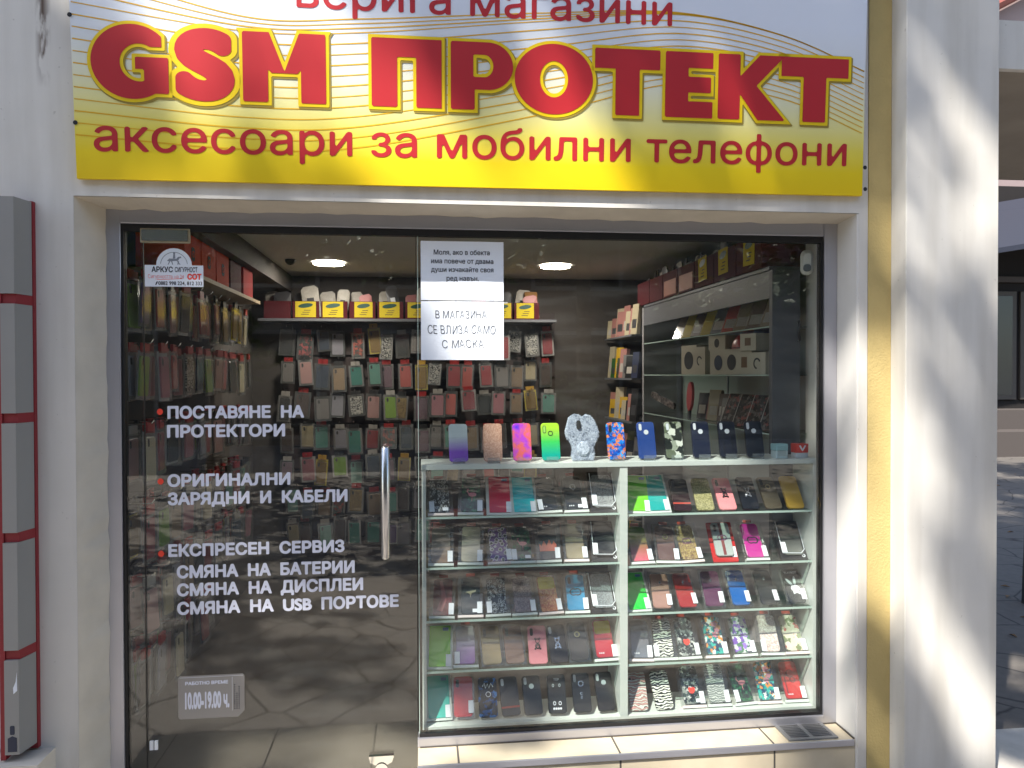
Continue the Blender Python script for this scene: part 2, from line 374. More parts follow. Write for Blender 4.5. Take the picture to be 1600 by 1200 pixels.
# ------------------------------------------------------------------ building front
def wall_mat():
    m = M['white_plaster']; t = m.node_tree; b = t.nodes['Principled BSDF']
    tc = t.nodes.new('ShaderNodeTexCoord')          # old rust run below a bracket hole, plus fine dirt
    sx = t.nodes.new('ShaderNodeSeparateXYZ'); t.links.new(tc.outputs['Object'], sx.inputs[0])
    def mth(op, a, c, clamp=False):
        q = t.nodes.new('ShaderNodeMath'); q.operation = op; q.use_clamp = clamp
        for i, v in enumerate((a, c)):
            if isinstance(v, (int, float)): q.inputs[i].default_value = v
            else: t.links.new(v, q.inputs[i])
        return q.outputs[0]
    n = t.nodes.new('ShaderNodeTexNoise'); n.inputs['Scale'].default_value = 38; n.inputs['Detail'].default_value = 8
    mp = t.nodes.new('ShaderNodeMapping'); mp.inputs[3].default_value = (1, 1, .25)
    t.links.new(tc.outputs['Object'], mp.inputs[0]); t.links.new(mp.outputs[0], n.inputs['Vector'])
    dx = mth('ABSOLUTE', mth('ADD', sx.outputs[0], 1.262), 0)
    a = mth('SUBTRACT', 1, mth('MULTIPLY', dx, 38), True)
    zr = mth('MULTIPLY', mth('SUBTRACT', sx.outputs[2], 2.50), 9, True)
    k = mth('MULTIPLY', mth('MULTIPLY', a, zr), mth('MULTIPLY', mth('SUBTRACT', n.outputs[0], .44), 9, True), True)
    old = b.inputs['Base Color'].links[0].from_socket
    mx = t.nodes.new('ShaderNodeMix'); mx.data_type = 'RGBA'; mx.inputs[7].default_value = (.10, .06, .04, 1)
    t.links.new(k, mx.inputs[0]); t.links.new(old, mx.inputs[6])
    ns = t.nodes.new('ShaderNodeTexNoise'); ns.inputs['Scale'].default_value = 9; ns.inputs['Detail'].default_value = 7
    mps = t.nodes.new('ShaderNodeMapping'); mps.inputs[3].default_value = (1, 1, .10); t.links.new(tc.outputs['Object'], mps.inputs[0]); t.links.new(mps.outputs[0], ns.inputs['Vector'])
    rs = ramp(t, [(.42, (1, 1, 1)), (.68, (.72, .70, .66))]); t.links.new(ns.outputs[0], rs.inputs[0])
    ms = t.nodes.new('ShaderNodeMix'); ms.data_type = 'RGBA'; ms.blend_type = 'MULTIPLY'; ms.inputs[0].default_value = .6
    t.links.new(mx.outputs[2], ms.inputs[6]); t.links.new(rs.outputs[0], ms.inputs[7]); mx = ms
    n3 = t.nodes.new('ShaderNodeTexNoise'); n3.inputs['Scale'].default_value = 55; n3.inputs['Detail'].default_value = 3; t.links.new(tc.outputs['Object'], n3.inputs['Vector'])
    r3 = ramp(t, [(.70, (0, 0, 0)), (.76, (1, 1, 1))]); t.links.new(n3.outputs[0], r3.inputs[0])
    f = mth('MULTIPLY', r3.outputs[0], .35)
    m2 = t.nodes.new('ShaderNodeMix'); m2.data_type = 'RGBA'; m2.inputs[7].default_value = (.22, .19, .15, 1)
    t.links.new(f, m2.inputs[0]); t.links.new(mx.outputs[2], m2.inputs[6]); t.links.new(m2.outputs[2], b.inputs['Base Color'])
wall_mat()
def yellow_mat():
    t = M['yellow_plaster'].node_tree; b = t.nodes['Principled BSDF']; tc = t.nodes.new('ShaderNodeTexCoord')
    n = t.nodes.new('ShaderNodeTexNoise'); n.inputs['Scale'].default_value = 130; n.inputs['Detail'].default_value = 2
    bp = t.nodes.new('ShaderNodeBump'); bp.inputs['Strength'].default_value = .45; bp.inputs['Distance'].default_value = .004
    t.links.new(tc.outputs['Object'], n.inputs['Vector']); t.links.new(n.outputs[0], bp.inputs['Height']); t.links.new(bp.outputs[0], b.inputs['Normal'])
yellow_mat()
shop = thing('shop_building', 'white plastered shop front with a glazed opening and yellow corner stripe', 'building')
WY = -.16
b = MB()
b.box(-9, -1.17, WY, .25, -.15, 8)                       # left of the opening
b.box(-1.17, 1.664, WY, .25, 2.141, 8)                   # above it
b.box(1.664, 1.70, WY, .25, -.15, 8)
b.box(1.70, 2.236, WY+.003, .25, -.15, 8)
b.build('wall', M['white_plaster'], shop)
MB().box(1.702, 1.7935, WY-.004, WY+.002, -.15, 8).build('corner_stripe', M['yellow_plaster'], shop)
MB().box(1.7945, 2.168, -.255, WY+.001, -.15, 8).build('corner_pillar', M['white_plaster'], shop, bevel=.004)
# rough, chipped beige reveal round the opening (splayed on the left)
def ragged(n, s=.004): return [random.uniform(-s, s) for _ in range(n)]
b = MB(); n = 46; rg = ragged(n+1); zz = [2.139*i/n for i in range(n+1)]
b.add([p for i, z in enumerate(zz) for p in ((-1.1695, WY+.001, z), (-1.119+rg[i]*.9, -.021, z))], [(2*i, 2*i+1, 2*i+3, 2*i+2) for i in range(n)])
rg = ragged(n+1); xx = [-1.169+2.832*i/n for i in range(n+1)]
b.add([p for i, x in enumerate(xx) for p in ((x, WY+.001, 2.139), (x, -.021, 2.124+rg[i]))], [(2*i, 2*i+1, 2*i+3, 2*i+2) for i in range(n)])
b.build('beige_reveal', M['beige_plaster'], shop)
b = MB(); b.box(1.657, 1.6645, WY+.002, .0, -.15, 2.138); b.build('white_reveal', M['white_paint'], shop)
# shop interior shell
MB().box(-1.3, 1.85, 3.0, 3.1, 0, 2.27).build('shop_back_wall', M['shop_dark'], shop)
MB().box(-1.35, -1.25, .03, 3.0, 0, 2.27).build('shop_side_wall', M['shop_dark'], shop)
MB().box(1.80, 1.88, .03, 3.0, 0, 2.27).build('shop_end_wall', M['grey_melamine'], shop)
MB().box(-1.3, 1.85, .03, 3.05, 2.27, 2.33).build('shop_ceiling', M['ceiling_paint'], shop)
MB().box(-1.25, -.955, .04, 3.0, 2.15, 2.269).build('shop_bulkhead', M['shop_dark'], shop)
for x in (-.6, .91):
    t = thing('ceiling_lamp', 'lit round ceiling lamp %s' % ('nearer the side wall racks above the door' if x < 0 else 'beside the taped paper notices'), 'lamp', (x, 2.25, 2.268), group='round lamps in the shop ceiling')
    p = [(math.cos(a*math.pi/14), math.sin(a*math.pi/14)) for a in range(28)]
    b = MB(); b.add([(.105*c, .105*s, 0) for c, s in p]+[(.105*c, .105*s, -.012) for c, s in p]+[(.1*c, .1*s, -.0125) for c, s in p],
                    [(k*28+i, k*28+(i+1) % 28, (k+1)*28+(i+1) % 28, (k+1)*28+i) for k in range(2) for i in range(28)]); b.build('lamp_rim', M['white_paint'], t)
    b = MB(); b.add([(.0995*c, .0995*s, -.0115) for c, s in p], [tuple(range(27, -1, -1))]); b.build('lamp_disc', MATS.get('lamp_glow') or emit('lamp_glow', (1, .90, .80), 58), t)
t = thing('dome_camera', 'small black dome camera on the ceiling by the lit lamp', 'camera', (-.83, 2.15, 2.269))
b = MB()
for k in range(6):
    r_ = .035*math.cos(k*math.pi/11); b.v += [(r_*math.cos(a*math.pi/7), r_*math.sin(a*math.pi/7), -.036*math.sin(k*math.pi/11)) for a in range(14)]
b.f = [(k*14+i, (k+1)*14+i, (k+1)*14+(i+1) % 14, k*14+(i+1) % 14) for k in range(5) for i in range(14)]+[tuple(70+i for i in range(14))]; b.m = [0]*len(b.f)
b.build('camera_dome', M['black_plastic'], t, smooth=True)
# sill step under the window
sill = thing('window_sill', 'beige tiled window sill with metal edge trim below the glass', 'sill')
tile_mat('sill_tile', (.60, .52, .38), .6, .6, ox=.47, oy=.3)
MB().box(-.018, 1.656, -.158, .02, -.14, .118).build('sill_slab', M['sill_tile'], sill, bevel=.002)
MB().box(-.019, 1.648, -.168, -.1585, .098, .1215).build('edge_trim', M['aluminium'], sill, bevel=.002)
b = MB(); b.tube([(1.653, -.155, .121), (1.653, -.09, .1225), (1.654, -.02, .121), (1.60, -.02, .1205), (.8, -.021, .1195), (-.01, -.021, .1195)], .0035, 6); b.build('sealant', plain('sealant', (.06, .05, .04), .8), sill)
t = thing('vent_grille', 'grey metal vent grille with dark slots set into the tiled sill', 'vent', (1.495, -.075, .1195))
b = MB()
b.box(-.10, -.085, -.07, .07, 0, .006); b.box(.085, .10, -.07, .07, 0, .006); b.box(-.085, .085, -.07, -.058, 0, .006); b.box(-.085, .085, .058, .07, 0, .006); b.box(-.008, .008, -.058, .058, 0, .006)
for k in range(9):
    for s in (-1, 1): b.box(min(s*.008, s*.085), max(s*.008, s*.085), -.055+k*.0132, -.0515+k*.0132, .001, .005)
b.build('grille', plain('grille_grey', (.24, .24, .24), .5, metal=.4), t); MB().box(-.085, .085, -.058, .058, -.0005, .0006).build('dark_opening', M['dark_cut'], t)

# ------------------------------------------------------------------ sign
sy0, sz0, sk = -.185, 2.197, .06
SA = math.atan(sk)
sign = thing('shop_sign', 'wide yellow and white shop sign with big red lettering above the window', 'sign', (0, sy0, sz0), (SA, 0, 0))
m, t_, b_ = newmat('sign_print'); MATS['sign_print'] = m
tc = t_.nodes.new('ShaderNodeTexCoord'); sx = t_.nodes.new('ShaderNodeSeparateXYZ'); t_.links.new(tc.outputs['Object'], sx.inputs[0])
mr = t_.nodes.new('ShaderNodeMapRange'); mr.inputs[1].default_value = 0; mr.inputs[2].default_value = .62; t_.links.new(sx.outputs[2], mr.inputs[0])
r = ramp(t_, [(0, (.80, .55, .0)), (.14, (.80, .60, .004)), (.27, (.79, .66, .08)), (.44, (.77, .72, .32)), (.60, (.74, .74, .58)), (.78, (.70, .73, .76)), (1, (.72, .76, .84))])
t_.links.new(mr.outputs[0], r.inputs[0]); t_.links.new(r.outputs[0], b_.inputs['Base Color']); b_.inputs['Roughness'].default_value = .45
def sg(z): return (z-sz0)/math.cos(SA)
b = MB(); ztop = 1.05
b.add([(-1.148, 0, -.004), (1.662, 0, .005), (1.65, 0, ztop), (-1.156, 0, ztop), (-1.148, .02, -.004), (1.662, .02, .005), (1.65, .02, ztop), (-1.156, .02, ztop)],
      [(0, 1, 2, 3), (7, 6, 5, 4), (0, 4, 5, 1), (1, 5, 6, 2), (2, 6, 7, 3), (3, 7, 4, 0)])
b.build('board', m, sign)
MB().box(-1.15, 1.655, .0205, .05, .02, ztop-.02).build('batten_frame', M['aluminium'], sign)
plain('swoosh', (.72, .40, .0), .5); plain('sign_red', (.46, .018, .024), .42); plain('sign_outline', (.78, .55, .0), .45); plain('sign_under', (.30, .22, .03), .5)
def catmull(P, n=14):
    out = []
    for i in range(len(P)-1):
        p0, p1, p2, p3 = P[max(i-1, 0)], P[i], P[i+1], P[min(i+2, len(P)-1)]
        for k in range(n):
            t = k/n; out.append(tuple(.5*(2*p1[a]+(p2[a]-p0[a])*t+(2*p0[a]-5*p1[a]+4*p2[a]-p3[a])*t*t+(3*p1[a]-p0[a]-3*p2[a]+p3[a])*t**3) for a in (0, 1)))
    return out+[tuple(P[-1])]
b = MB()
for j in range(-3, 12):
    P = [(-1.147, .572-.0392*j), (-.60, .505-.036*j), (-.2, .517-.0353*j), (.45, .588-.0292*j), (.93, .634-.0222*j), (1.33, .577-.0205*j), (1.652, .462-.0205*j)]
    if j < 0: P = [P[0]]+[(x, z+.02*j) for x, z in P[1:]]
    c = catmull(P); hw = .0020 if j % 2 else .0016
    b.add([p for x, z in c for p in ((x, -.001, z-hw), (x, -.001, z+hw))], [(2*i, 2*i+2, 2*i+3, 2*i+1) for i in range(len(c)-1)])
b.build('swoosh_lines', M['swoosh'], sign)
# heavy capitals, drawn as signed fields in letter space (0..w, 0..1)
def hp(X, Y, x0, y0, x1, y1):
    l = math.hypot(x1-x0, y1-y0); return ((X-x0)*(y1-y0)-(Y-y0)*(x1-x0))/l      # <0 left of the line
def rc(X, Y, x0, x1, y0, y1): return np.maximum(np.maximum(x0-X, X-x1), np.maximum(y0-Y, Y-y1))
def el(X, Y, cx, cy, a, b): return (np.sqrt(((X-cx)/a)**2+((Y-cy)/b)**2)-1)*min(a, b)
def pg(X, Y, P):
    d = None
    for i in range(len(P)): e = hp(X, Y, *P[i], *P[(i+1) % len(P)]); d = e if d is None else np.maximum(d, e)
    return d
mn = np.minimum; mxm = np.maximum
def gP(X, Y, w): return mxm(mn(mn(rc(X, Y, 0, .36, 0, 1), rc(X, Y, 0, w-.36, .30, 1)), el(X, Y, w-.38, .65, .38, .35)), -mn(rc(X, Y, .34, w-.43, .485, .815), el(X, Y, w-.44, .65, .14, .165)))
LET = {
 'G': lambda X, Y, w: mn(mxm(mxm(mxm(el(X, Y, .56, .5, .565, .525), -mn(el(X, Y, .66, .49, .27, .265), rc(X, Y, .66, 1.4, .57, .715))), X-w), -rc(X, Y, w-.09, w+.3, .60, 1.2)), mxm(mn(rc(X, Y, .60, w, .40, .57), rc(X, Y, .72, w, .06, .57)), -.015-Y)),
 'П': lambda X, Y, w: mn(mn(rc(X, Y, 0, .38, 0, 1), rc(X, Y, w-.38, w, 0, 1)), rc(X, Y, 0, w, .73, 1)),
 'Р': gP,
 'О': lambda X, Y, w: mxm(el(X, Y, w/2, .5, w/2, .525), -el(X, Y, w/2, .5, w/2-.39, .27)),
 'Т': lambda X, Y, w: mn(rc(X, Y, 0, w, .70, 1), rc(X, Y, w/2-.19, w/2+.19, 0, 1)),
 'Е': lambda X, Y, w: mn(mn(rc(X, Y, 0, .37, 0, 1), rc(X, Y, 0, w, .76, 1)), mn(rc(X, Y, 0, w, 0, .25), rc(X, Y, 0, w-.03, .385, .625))),
 'К': lambda X, Y, w: mn(rc(X, Y, 0, .36, 0, 1), mn(pg(X, Y, [(.30, .47), (w-.46, 0), (w, 0), (.60, .56), (.30, .58)]), pg(X, Y, [(.30, .44), (.60, .5), (w-.03, 1), (w-.44, 1), (.30, .60)]))),
 'М': lambda X, Y, w: mn(mn(rc(X, Y, 0, .36, 0, 1), rc(X, Y, w-.36, w, 0, 1)), mn(pg(X, Y, [(0, 1), (w/2-.19, .42), (w/2+.01, .42), (.38, 1)]), mxm(pg(X, Y, [(w/2-.01, .42), (w/2+.19, .42), (w, 1), (w-.38, 1)]), -Y))),
}
zb, zt = sg(2.466), sg(2.699); hgt = zt-zb; layers = [MB(), MB(), MB()]
def place(F, xs, ys, x0, sxx, syy, offs):
    for k, (o_, dx, dz, y) in enumerate(((offs[0], 0, 0, -.0042), (offs[1], 0, 0, -.0030), (offs[2], .004, -.005, -.0020))):
        march(F-o_, xs, ys, (lambda u, v, dx=dx, dz=dz, y=y: (x0+u*sxx+dx, y, zb+v*syy+dz)), layers[k])
for ch, xa, xb in (('G', -1.089, -.842), ('М', -.600, -.322), ('П', -.167, .076), ('Р', .108, .328), ('О', .334, .617), ('Т', .624, .865), ('Е', .885, 1.064), ('К', 1.084, 1.345), ('Т', 1.326, 1.588)):
    wl = (xb-xa)/hgt; xs = np.arange(-.14, wl+.14, .02); ys = np.arange(-.14, 1.16, .02); X, Y = np.meshgrid(xs, ys)
    place(LET[ch](X, Y, wl), xs, ys, xa, hgt, hgt, (0, .046, .056))
for ch, xa, xb in (('S', -.822, -.626),):
    gq = outline(ch)[0]; a = np.concatenate(gq); of = .080; xs = np.arange(a[:, 0].min()-.25, a[:, 0].max()+.25, .018); ys = np.arange(a[:, 1].min()-.25, a[:, 1].max()+.25, .018)
    X, Y = np.meshgrid(xs, ys); F = sdf_contours(gq, X, Y)-of
    s_ = (xb-xa)/(a[:, 0].max()-a[:, 0].min()+2*of); sv = hgt*1.04/(a[:, 1].max()-a[:, 1].min()+2*of)
    v0 = a[:, 1].min()-of+.02; u0 = a[:, 0].min()-of
    place(F, xs-u0, ys-v0, xa, s_, sv, (0, .046/.85, .056/.85))
layers[2].build('letter_shadow_print', M['sign_under'], sign); layers[1].build('letter_outline', M['sign_outline'], sign); layers[0].build('big_lettering', M['sign_red'], sign)
b = MB(); rot = .009
write(b, 'аксесоари за мобилни телефони', -1.09, 1.593, sg(2.297), .111, off=.009, res=26, put=lambda u, v: (u, -.0015, v+rot*(u-.25)))
write(b, 'верига магазини', -.418, .907, sg(2.787), .111, off=.009, res=26, put=lambda u, v: (u, -.0015, v))
b.build('small_lettering', M['sign_red'], sign)
for x, z in ((-1.152, .53), (-1.146, .18), (1.672, .03), (1.668, .11)):
    b = MB(); b.add([(x+.008*math.cos(a), -.002, z+.008*math.sin(a)) for a in [i*math.pi/4 for i in range(8)]], [tuple(range(8))]); b.build('fixing_screw', M['dark_cut'], sign)

# ------------------------------------------------------------------ shop window: frame, panes, door
frame = thing('window_frame', 'grey aluminium frame with black gasket round the shop window', 'frame')
b = MB(); FY0, FY1 = -.02, .04
b.box(-1.126, -1.073, FY0, FY1, 0, 2.129); b.box(-1.073, 1.601, FY0, FY1, 2.0765, 2.129); b.box(1.601, 1.6565, FY0, FY1, .119, 2.129); b.box(-.019, 1.601, FY0, FY1, .119, .1535)
b.build('profile', M['aluminium'], frame, bevel=.003)
b = MB(); b.box(-1.0725, -1.063, -.012, .02, .002, 2.076); b.box(-1.063, 1.592, -.012, .02, 2.052, 2.076); b.box(1.591, 1.6005, -.012, .02, .154, 2.076); b.box(-.012, 1.591, -.012, .02, .154, .166)
b.build('gasket', M['black_rubber'], frame)
def pane(name, label, x0, x1, z0, z1):
    t = thing(name, label, 'door' if 'door' in name else 'window', (0, 0, 0))
    MB().box(x0, x1, -.004, .004, z0, z1).build('glass_pane', M['window_glass'], t)
    return t
pane('window_pane', 'narrow fixed glass strip beside the hinge side of the door', -1.063, -1.004, .002, 2.052)
win = pane('window_pane', 'large fixed glass pane in front of the phone case showcase', -.012, 1.591, .166, 2.052)
MB().box(-.0125, -.0105, -.005, .005, .166, 2.052).build('pane_edge', M['glass_edge'], win)
door = pane('glass_door', 'frameless glass door with white vinyl lettering and tall steel handle', -.999, -.018, .012, 2.05)
b = MB(); b.box(-1.0005, -.9985, -.005, .005, .012, 2.05); b.box(-.0185, -.0165, -.005, .005, .012, 2.05); b.build('door_edge', M['black_rubber'], door)
b = MB(); b.tube([(-.134, -.055, .845), (-.134, -.055, .852), (-.134, -.055, 1.258), (-.134, -.055, 1.265)], [.010, .0165, .0165, .010], 16)
for z in (.93, 1.18): b.tube([(-.134, -.055, z), (-.134, -.004, z)], .008, 10)
b.build('handle', M['steel'], door, smooth=True)
plain('patch_cover', (.36, .31, .21), .35)
b = MB(); b.box(-1.006, -.832, -.016, -.0045, 2.009, 2.062); f_ = b.build('patch_fitting', M['patch_cover'], door, bevel=.004)
b = MB(); b.prism(rr(.160, .040, .004, x=-.919, z=2.0155), -.020, -.0165); b.build('patch_plate', M['steel'], door)
b = MB(); b.prism([(-.20, .088), (-.11, .088), (-.115, .070), (-.138, .058), (-.172, .058), (-.197, .070)], -.018, -.0045); b.prism(ell(-.155, .045, .024, .024, 20), -.024, -.0045); b.box(-.201, -.109, -.022, -.0045, .088, .096)
b.build('bottom_lock', M['chrome'], door)
b = MB(); b.box(-.989, -.976, -.012, -.0045, .163, .196); b.box(-.972, -.961, -.012, -.0045, .163, .196); b.build('contact_sensor', M['label_white'], door)
# vinyl lettering on the door
b = MB(); fp = flat(-.0052)
for body, x0, x1, z, c in (('ПОСТАВЯНЕ  НА', -.919, -.433, 1.371, .047), ('ПРОТЕКТОРИ', -.921, -.502, 1.302, .047), ('ОРИГИНАЛНИ', -.921, -.484, 1.122, .047), ('ЗАРЯДНИ  И  КАБЕЛИ', -.920, -.276, 1.055, .047),
                           ('ЕКСПРЕСЕН  СЕРВИЗ', -.920, -.288, .866, .047), ('СМЯНА  НА  БАТЕРИИ', -.891, -.251, .786, .048), ('СМЯНА  НА  ДИСПЛЕИ', -.891, -.220, .720, .048), ('СМЯНА  НА  USB  ПОРТОВЕ', -.891, -.088, .652, .048)):
    write(b, body, x0, x1, z, c, off=.045, res=24, put=fp)
b.build('lettering', M['vinyl_white'], door)
b = MB()
for z in (1.397, 1.143, .879): b.add([(-.945+.0105*math.cos(a*math.pi/8), -.0052, z+.0115*math.sin(a*math.pi/8)) for a in range(16)], [tuple(range(16))])
b.build('bullet_dots', M['vinyl_red'], door)
# opening hours sticker
plain('hours_grey', (.30, .28, .26), .5)
st = thing('hours_sticker', 'grey opening hours sticker with cut corner low on the glass door', 'sticker', (-.772, -.0062, .347))
b = MB(); b.prism([(-.117, -.072), (-.110, -.079), (.095, -.079), (.118, -.056), (.118, .073), (.112, .080), (-.110, .080), (-.117, .073)], -.0008, .0008); b.build('sticker_sheet', M['hours_grey'], st)
b = MB(); b.box(-.112, .113, -.0014, -.0010, .0735, .0745); b.box(.074, .075, -.0014, -.0010, -.055, .07)
b.build('border_lines', M['label_white'], st)
b = MB(); write(b, 'РАБОТНО ВРЕМЕ', -.092, .060, .046, .013, off=.05, res=20, put=flat(-.0015)); write(b, '10.00-19.00 ч.', -.093, .064, -.043, .066, off=.05, res=24, put=flat(-.0015)); b.build('lettering', M['vinyl_white'], st)
b = MB()
for k, (x, l_) in enumerate(((.081, .10), (.089, .07), (.097, .09))):
    for j in range(int(l_/.008)): b.box(x, x+.004, -.0014, -.0010, -.05+j*.008, -.05+j*.008+random.uniform(.003, .006))
b.build('fine_print', M['ink'], st)
# alarm company sticker
st = thing('alarm_sticker', 'white alarm company sticker with arched top on the glass door', 'sticker', (-.891, -.0062, 1.852))
b = MB(); b.prism([(-.102, 0), (.102, 0), (.102, .078)]+[(.062*math.cos(a*math.pi/14), .078+.062*math.sin(a*math.pi/14)) for a in range(15)]+[(-.102, .078)], -.0008, .0008); b.build('sticker_sheet', M['paper'], st)
b = MB(); write(b, 'АРКУС', -.078, -.004, .052, .021, off=.03, res=22, put=flat(-.0015)); write(b, 'СИГУРНОСТ', .003, .082, .053, .019, off=.02, res=22, put=flat(-.0015)); write(b, '0882 998 224, 812 333', -.055, .098, .006, .014, off=.02, res=20, put=flat(-.0015))
b.prism([(-.066, .006), (-.062, .006), (-.056, .018), (-.060, .019), (-.062, .016)], -.0015, -.0010); b.build('dark_lettering', M['ink'], st)
b = MB(); write(b, 'СОТ', .046, .096, .026, .022, off=.06, res=22, put=flat(-.0015)); write(b, 'Сигурността на 24', -.09, .034, .030, .014, off=-.012, res=26, put=flat(-.0015), jit=1)
b.add([(-.06, -.0013, .024), (.03, -.0013, .029), (.03, -.0013, .0305), (-.06, -.0013, .0255)], [(0, 1, 2, 3)]); b.build('red_lettering', M['vinyl_red'], st)
plain('emblem_grey', (.25, .28, .33), .7)
b = MB(); b.ring((0, .078), .046, .048, -.0015, -.0010, 16, .1, math.pi-.1)         # emblem: rider on a horse under an arch
b.prism([(-.020, .092), (.014, .094), (.020, .104), (.026, .104), (.024, .110), (.014, .108), (.008, .101), (-.016, .102), (-.024, .094)], -.0015, -.0010)
b.prism([(-.004, .102), (.005, .102), (.004, .118), (-.002, .118)], -.0016, -.0010); b.prism(ell(.001, .121, .004, .004, 8), -.0016, -.0010)
for x, dx in ((-.016, -.006), (-.010, .004), (.010, .010), (.014, -.002)): b.prism([(x, .093), (x+.004, .093), (x+dx+.003, .080), (x+dx, .080)], -.0016, -.0010)
b.build('rider_emblem', M['emblem_grey'], st)
# paper notices taped inside the glass
def notice(label, z0, z1, lines, jit, off):
    t = thing('paper_notice', label, 'notice', (.157, -.006, z0), group='paper notices on the window'); h = z1-z0; b = MB()
    n_ = 8                                       # slightly wavy sheet
    def wv(u): return -.0012+.0009*math.sin(u*21+z0*9)
    vs = [(-.157+.314*i/n_, wv(-.157+.314*i/n_)+.0, zq) for i in range(n_+1) for zq in (0, h)]
    vs += [(x, y+.0006, z) for x, y, z in vs]; k = 2*(n_+1)
    fs = [(2*i, 2*i+2, 2*i+3, 2*i+1) for i in range(n_)]+[(k+2*i, k+2*i+1, k+2*i+3, k+2*i+2) for i in range(n_)]
    b.add(vs, fs).build('sheet', M['paper'], t)
    b = MB()
    for body, x0, x1, z, c in lines: write(b, body, x0, x1, z, c, off=off, res=30, put=(lambda u, v: (u, wv(u)-.0013, v)), jit=jit)
    b.build('lettering', M['ink'], t)
notice('upper paper notice in printed Cyrillic text taped on the window', 1.811, 2.034, [('Моля, ако в обекта', -.108, .104, .172, .019), ('има повече от двама', -.118, .118, .139, .019), ('души изчакайте своя', -.118, .118, .107, .019), ('ред навън.', -.060, .062, .074, .019)], 0, .012)
notice('lower paper notice with three lines of thin handwritten capitals', 1.585, 1.807, [('В МАГАЗИНА', -.102, .092, .158, .029), ('СЕ ВЛИЗА САМО', -.132, .124, .099, .032), ('С МАСКА', -.078, .082, .046, .030)], 1, -.012)

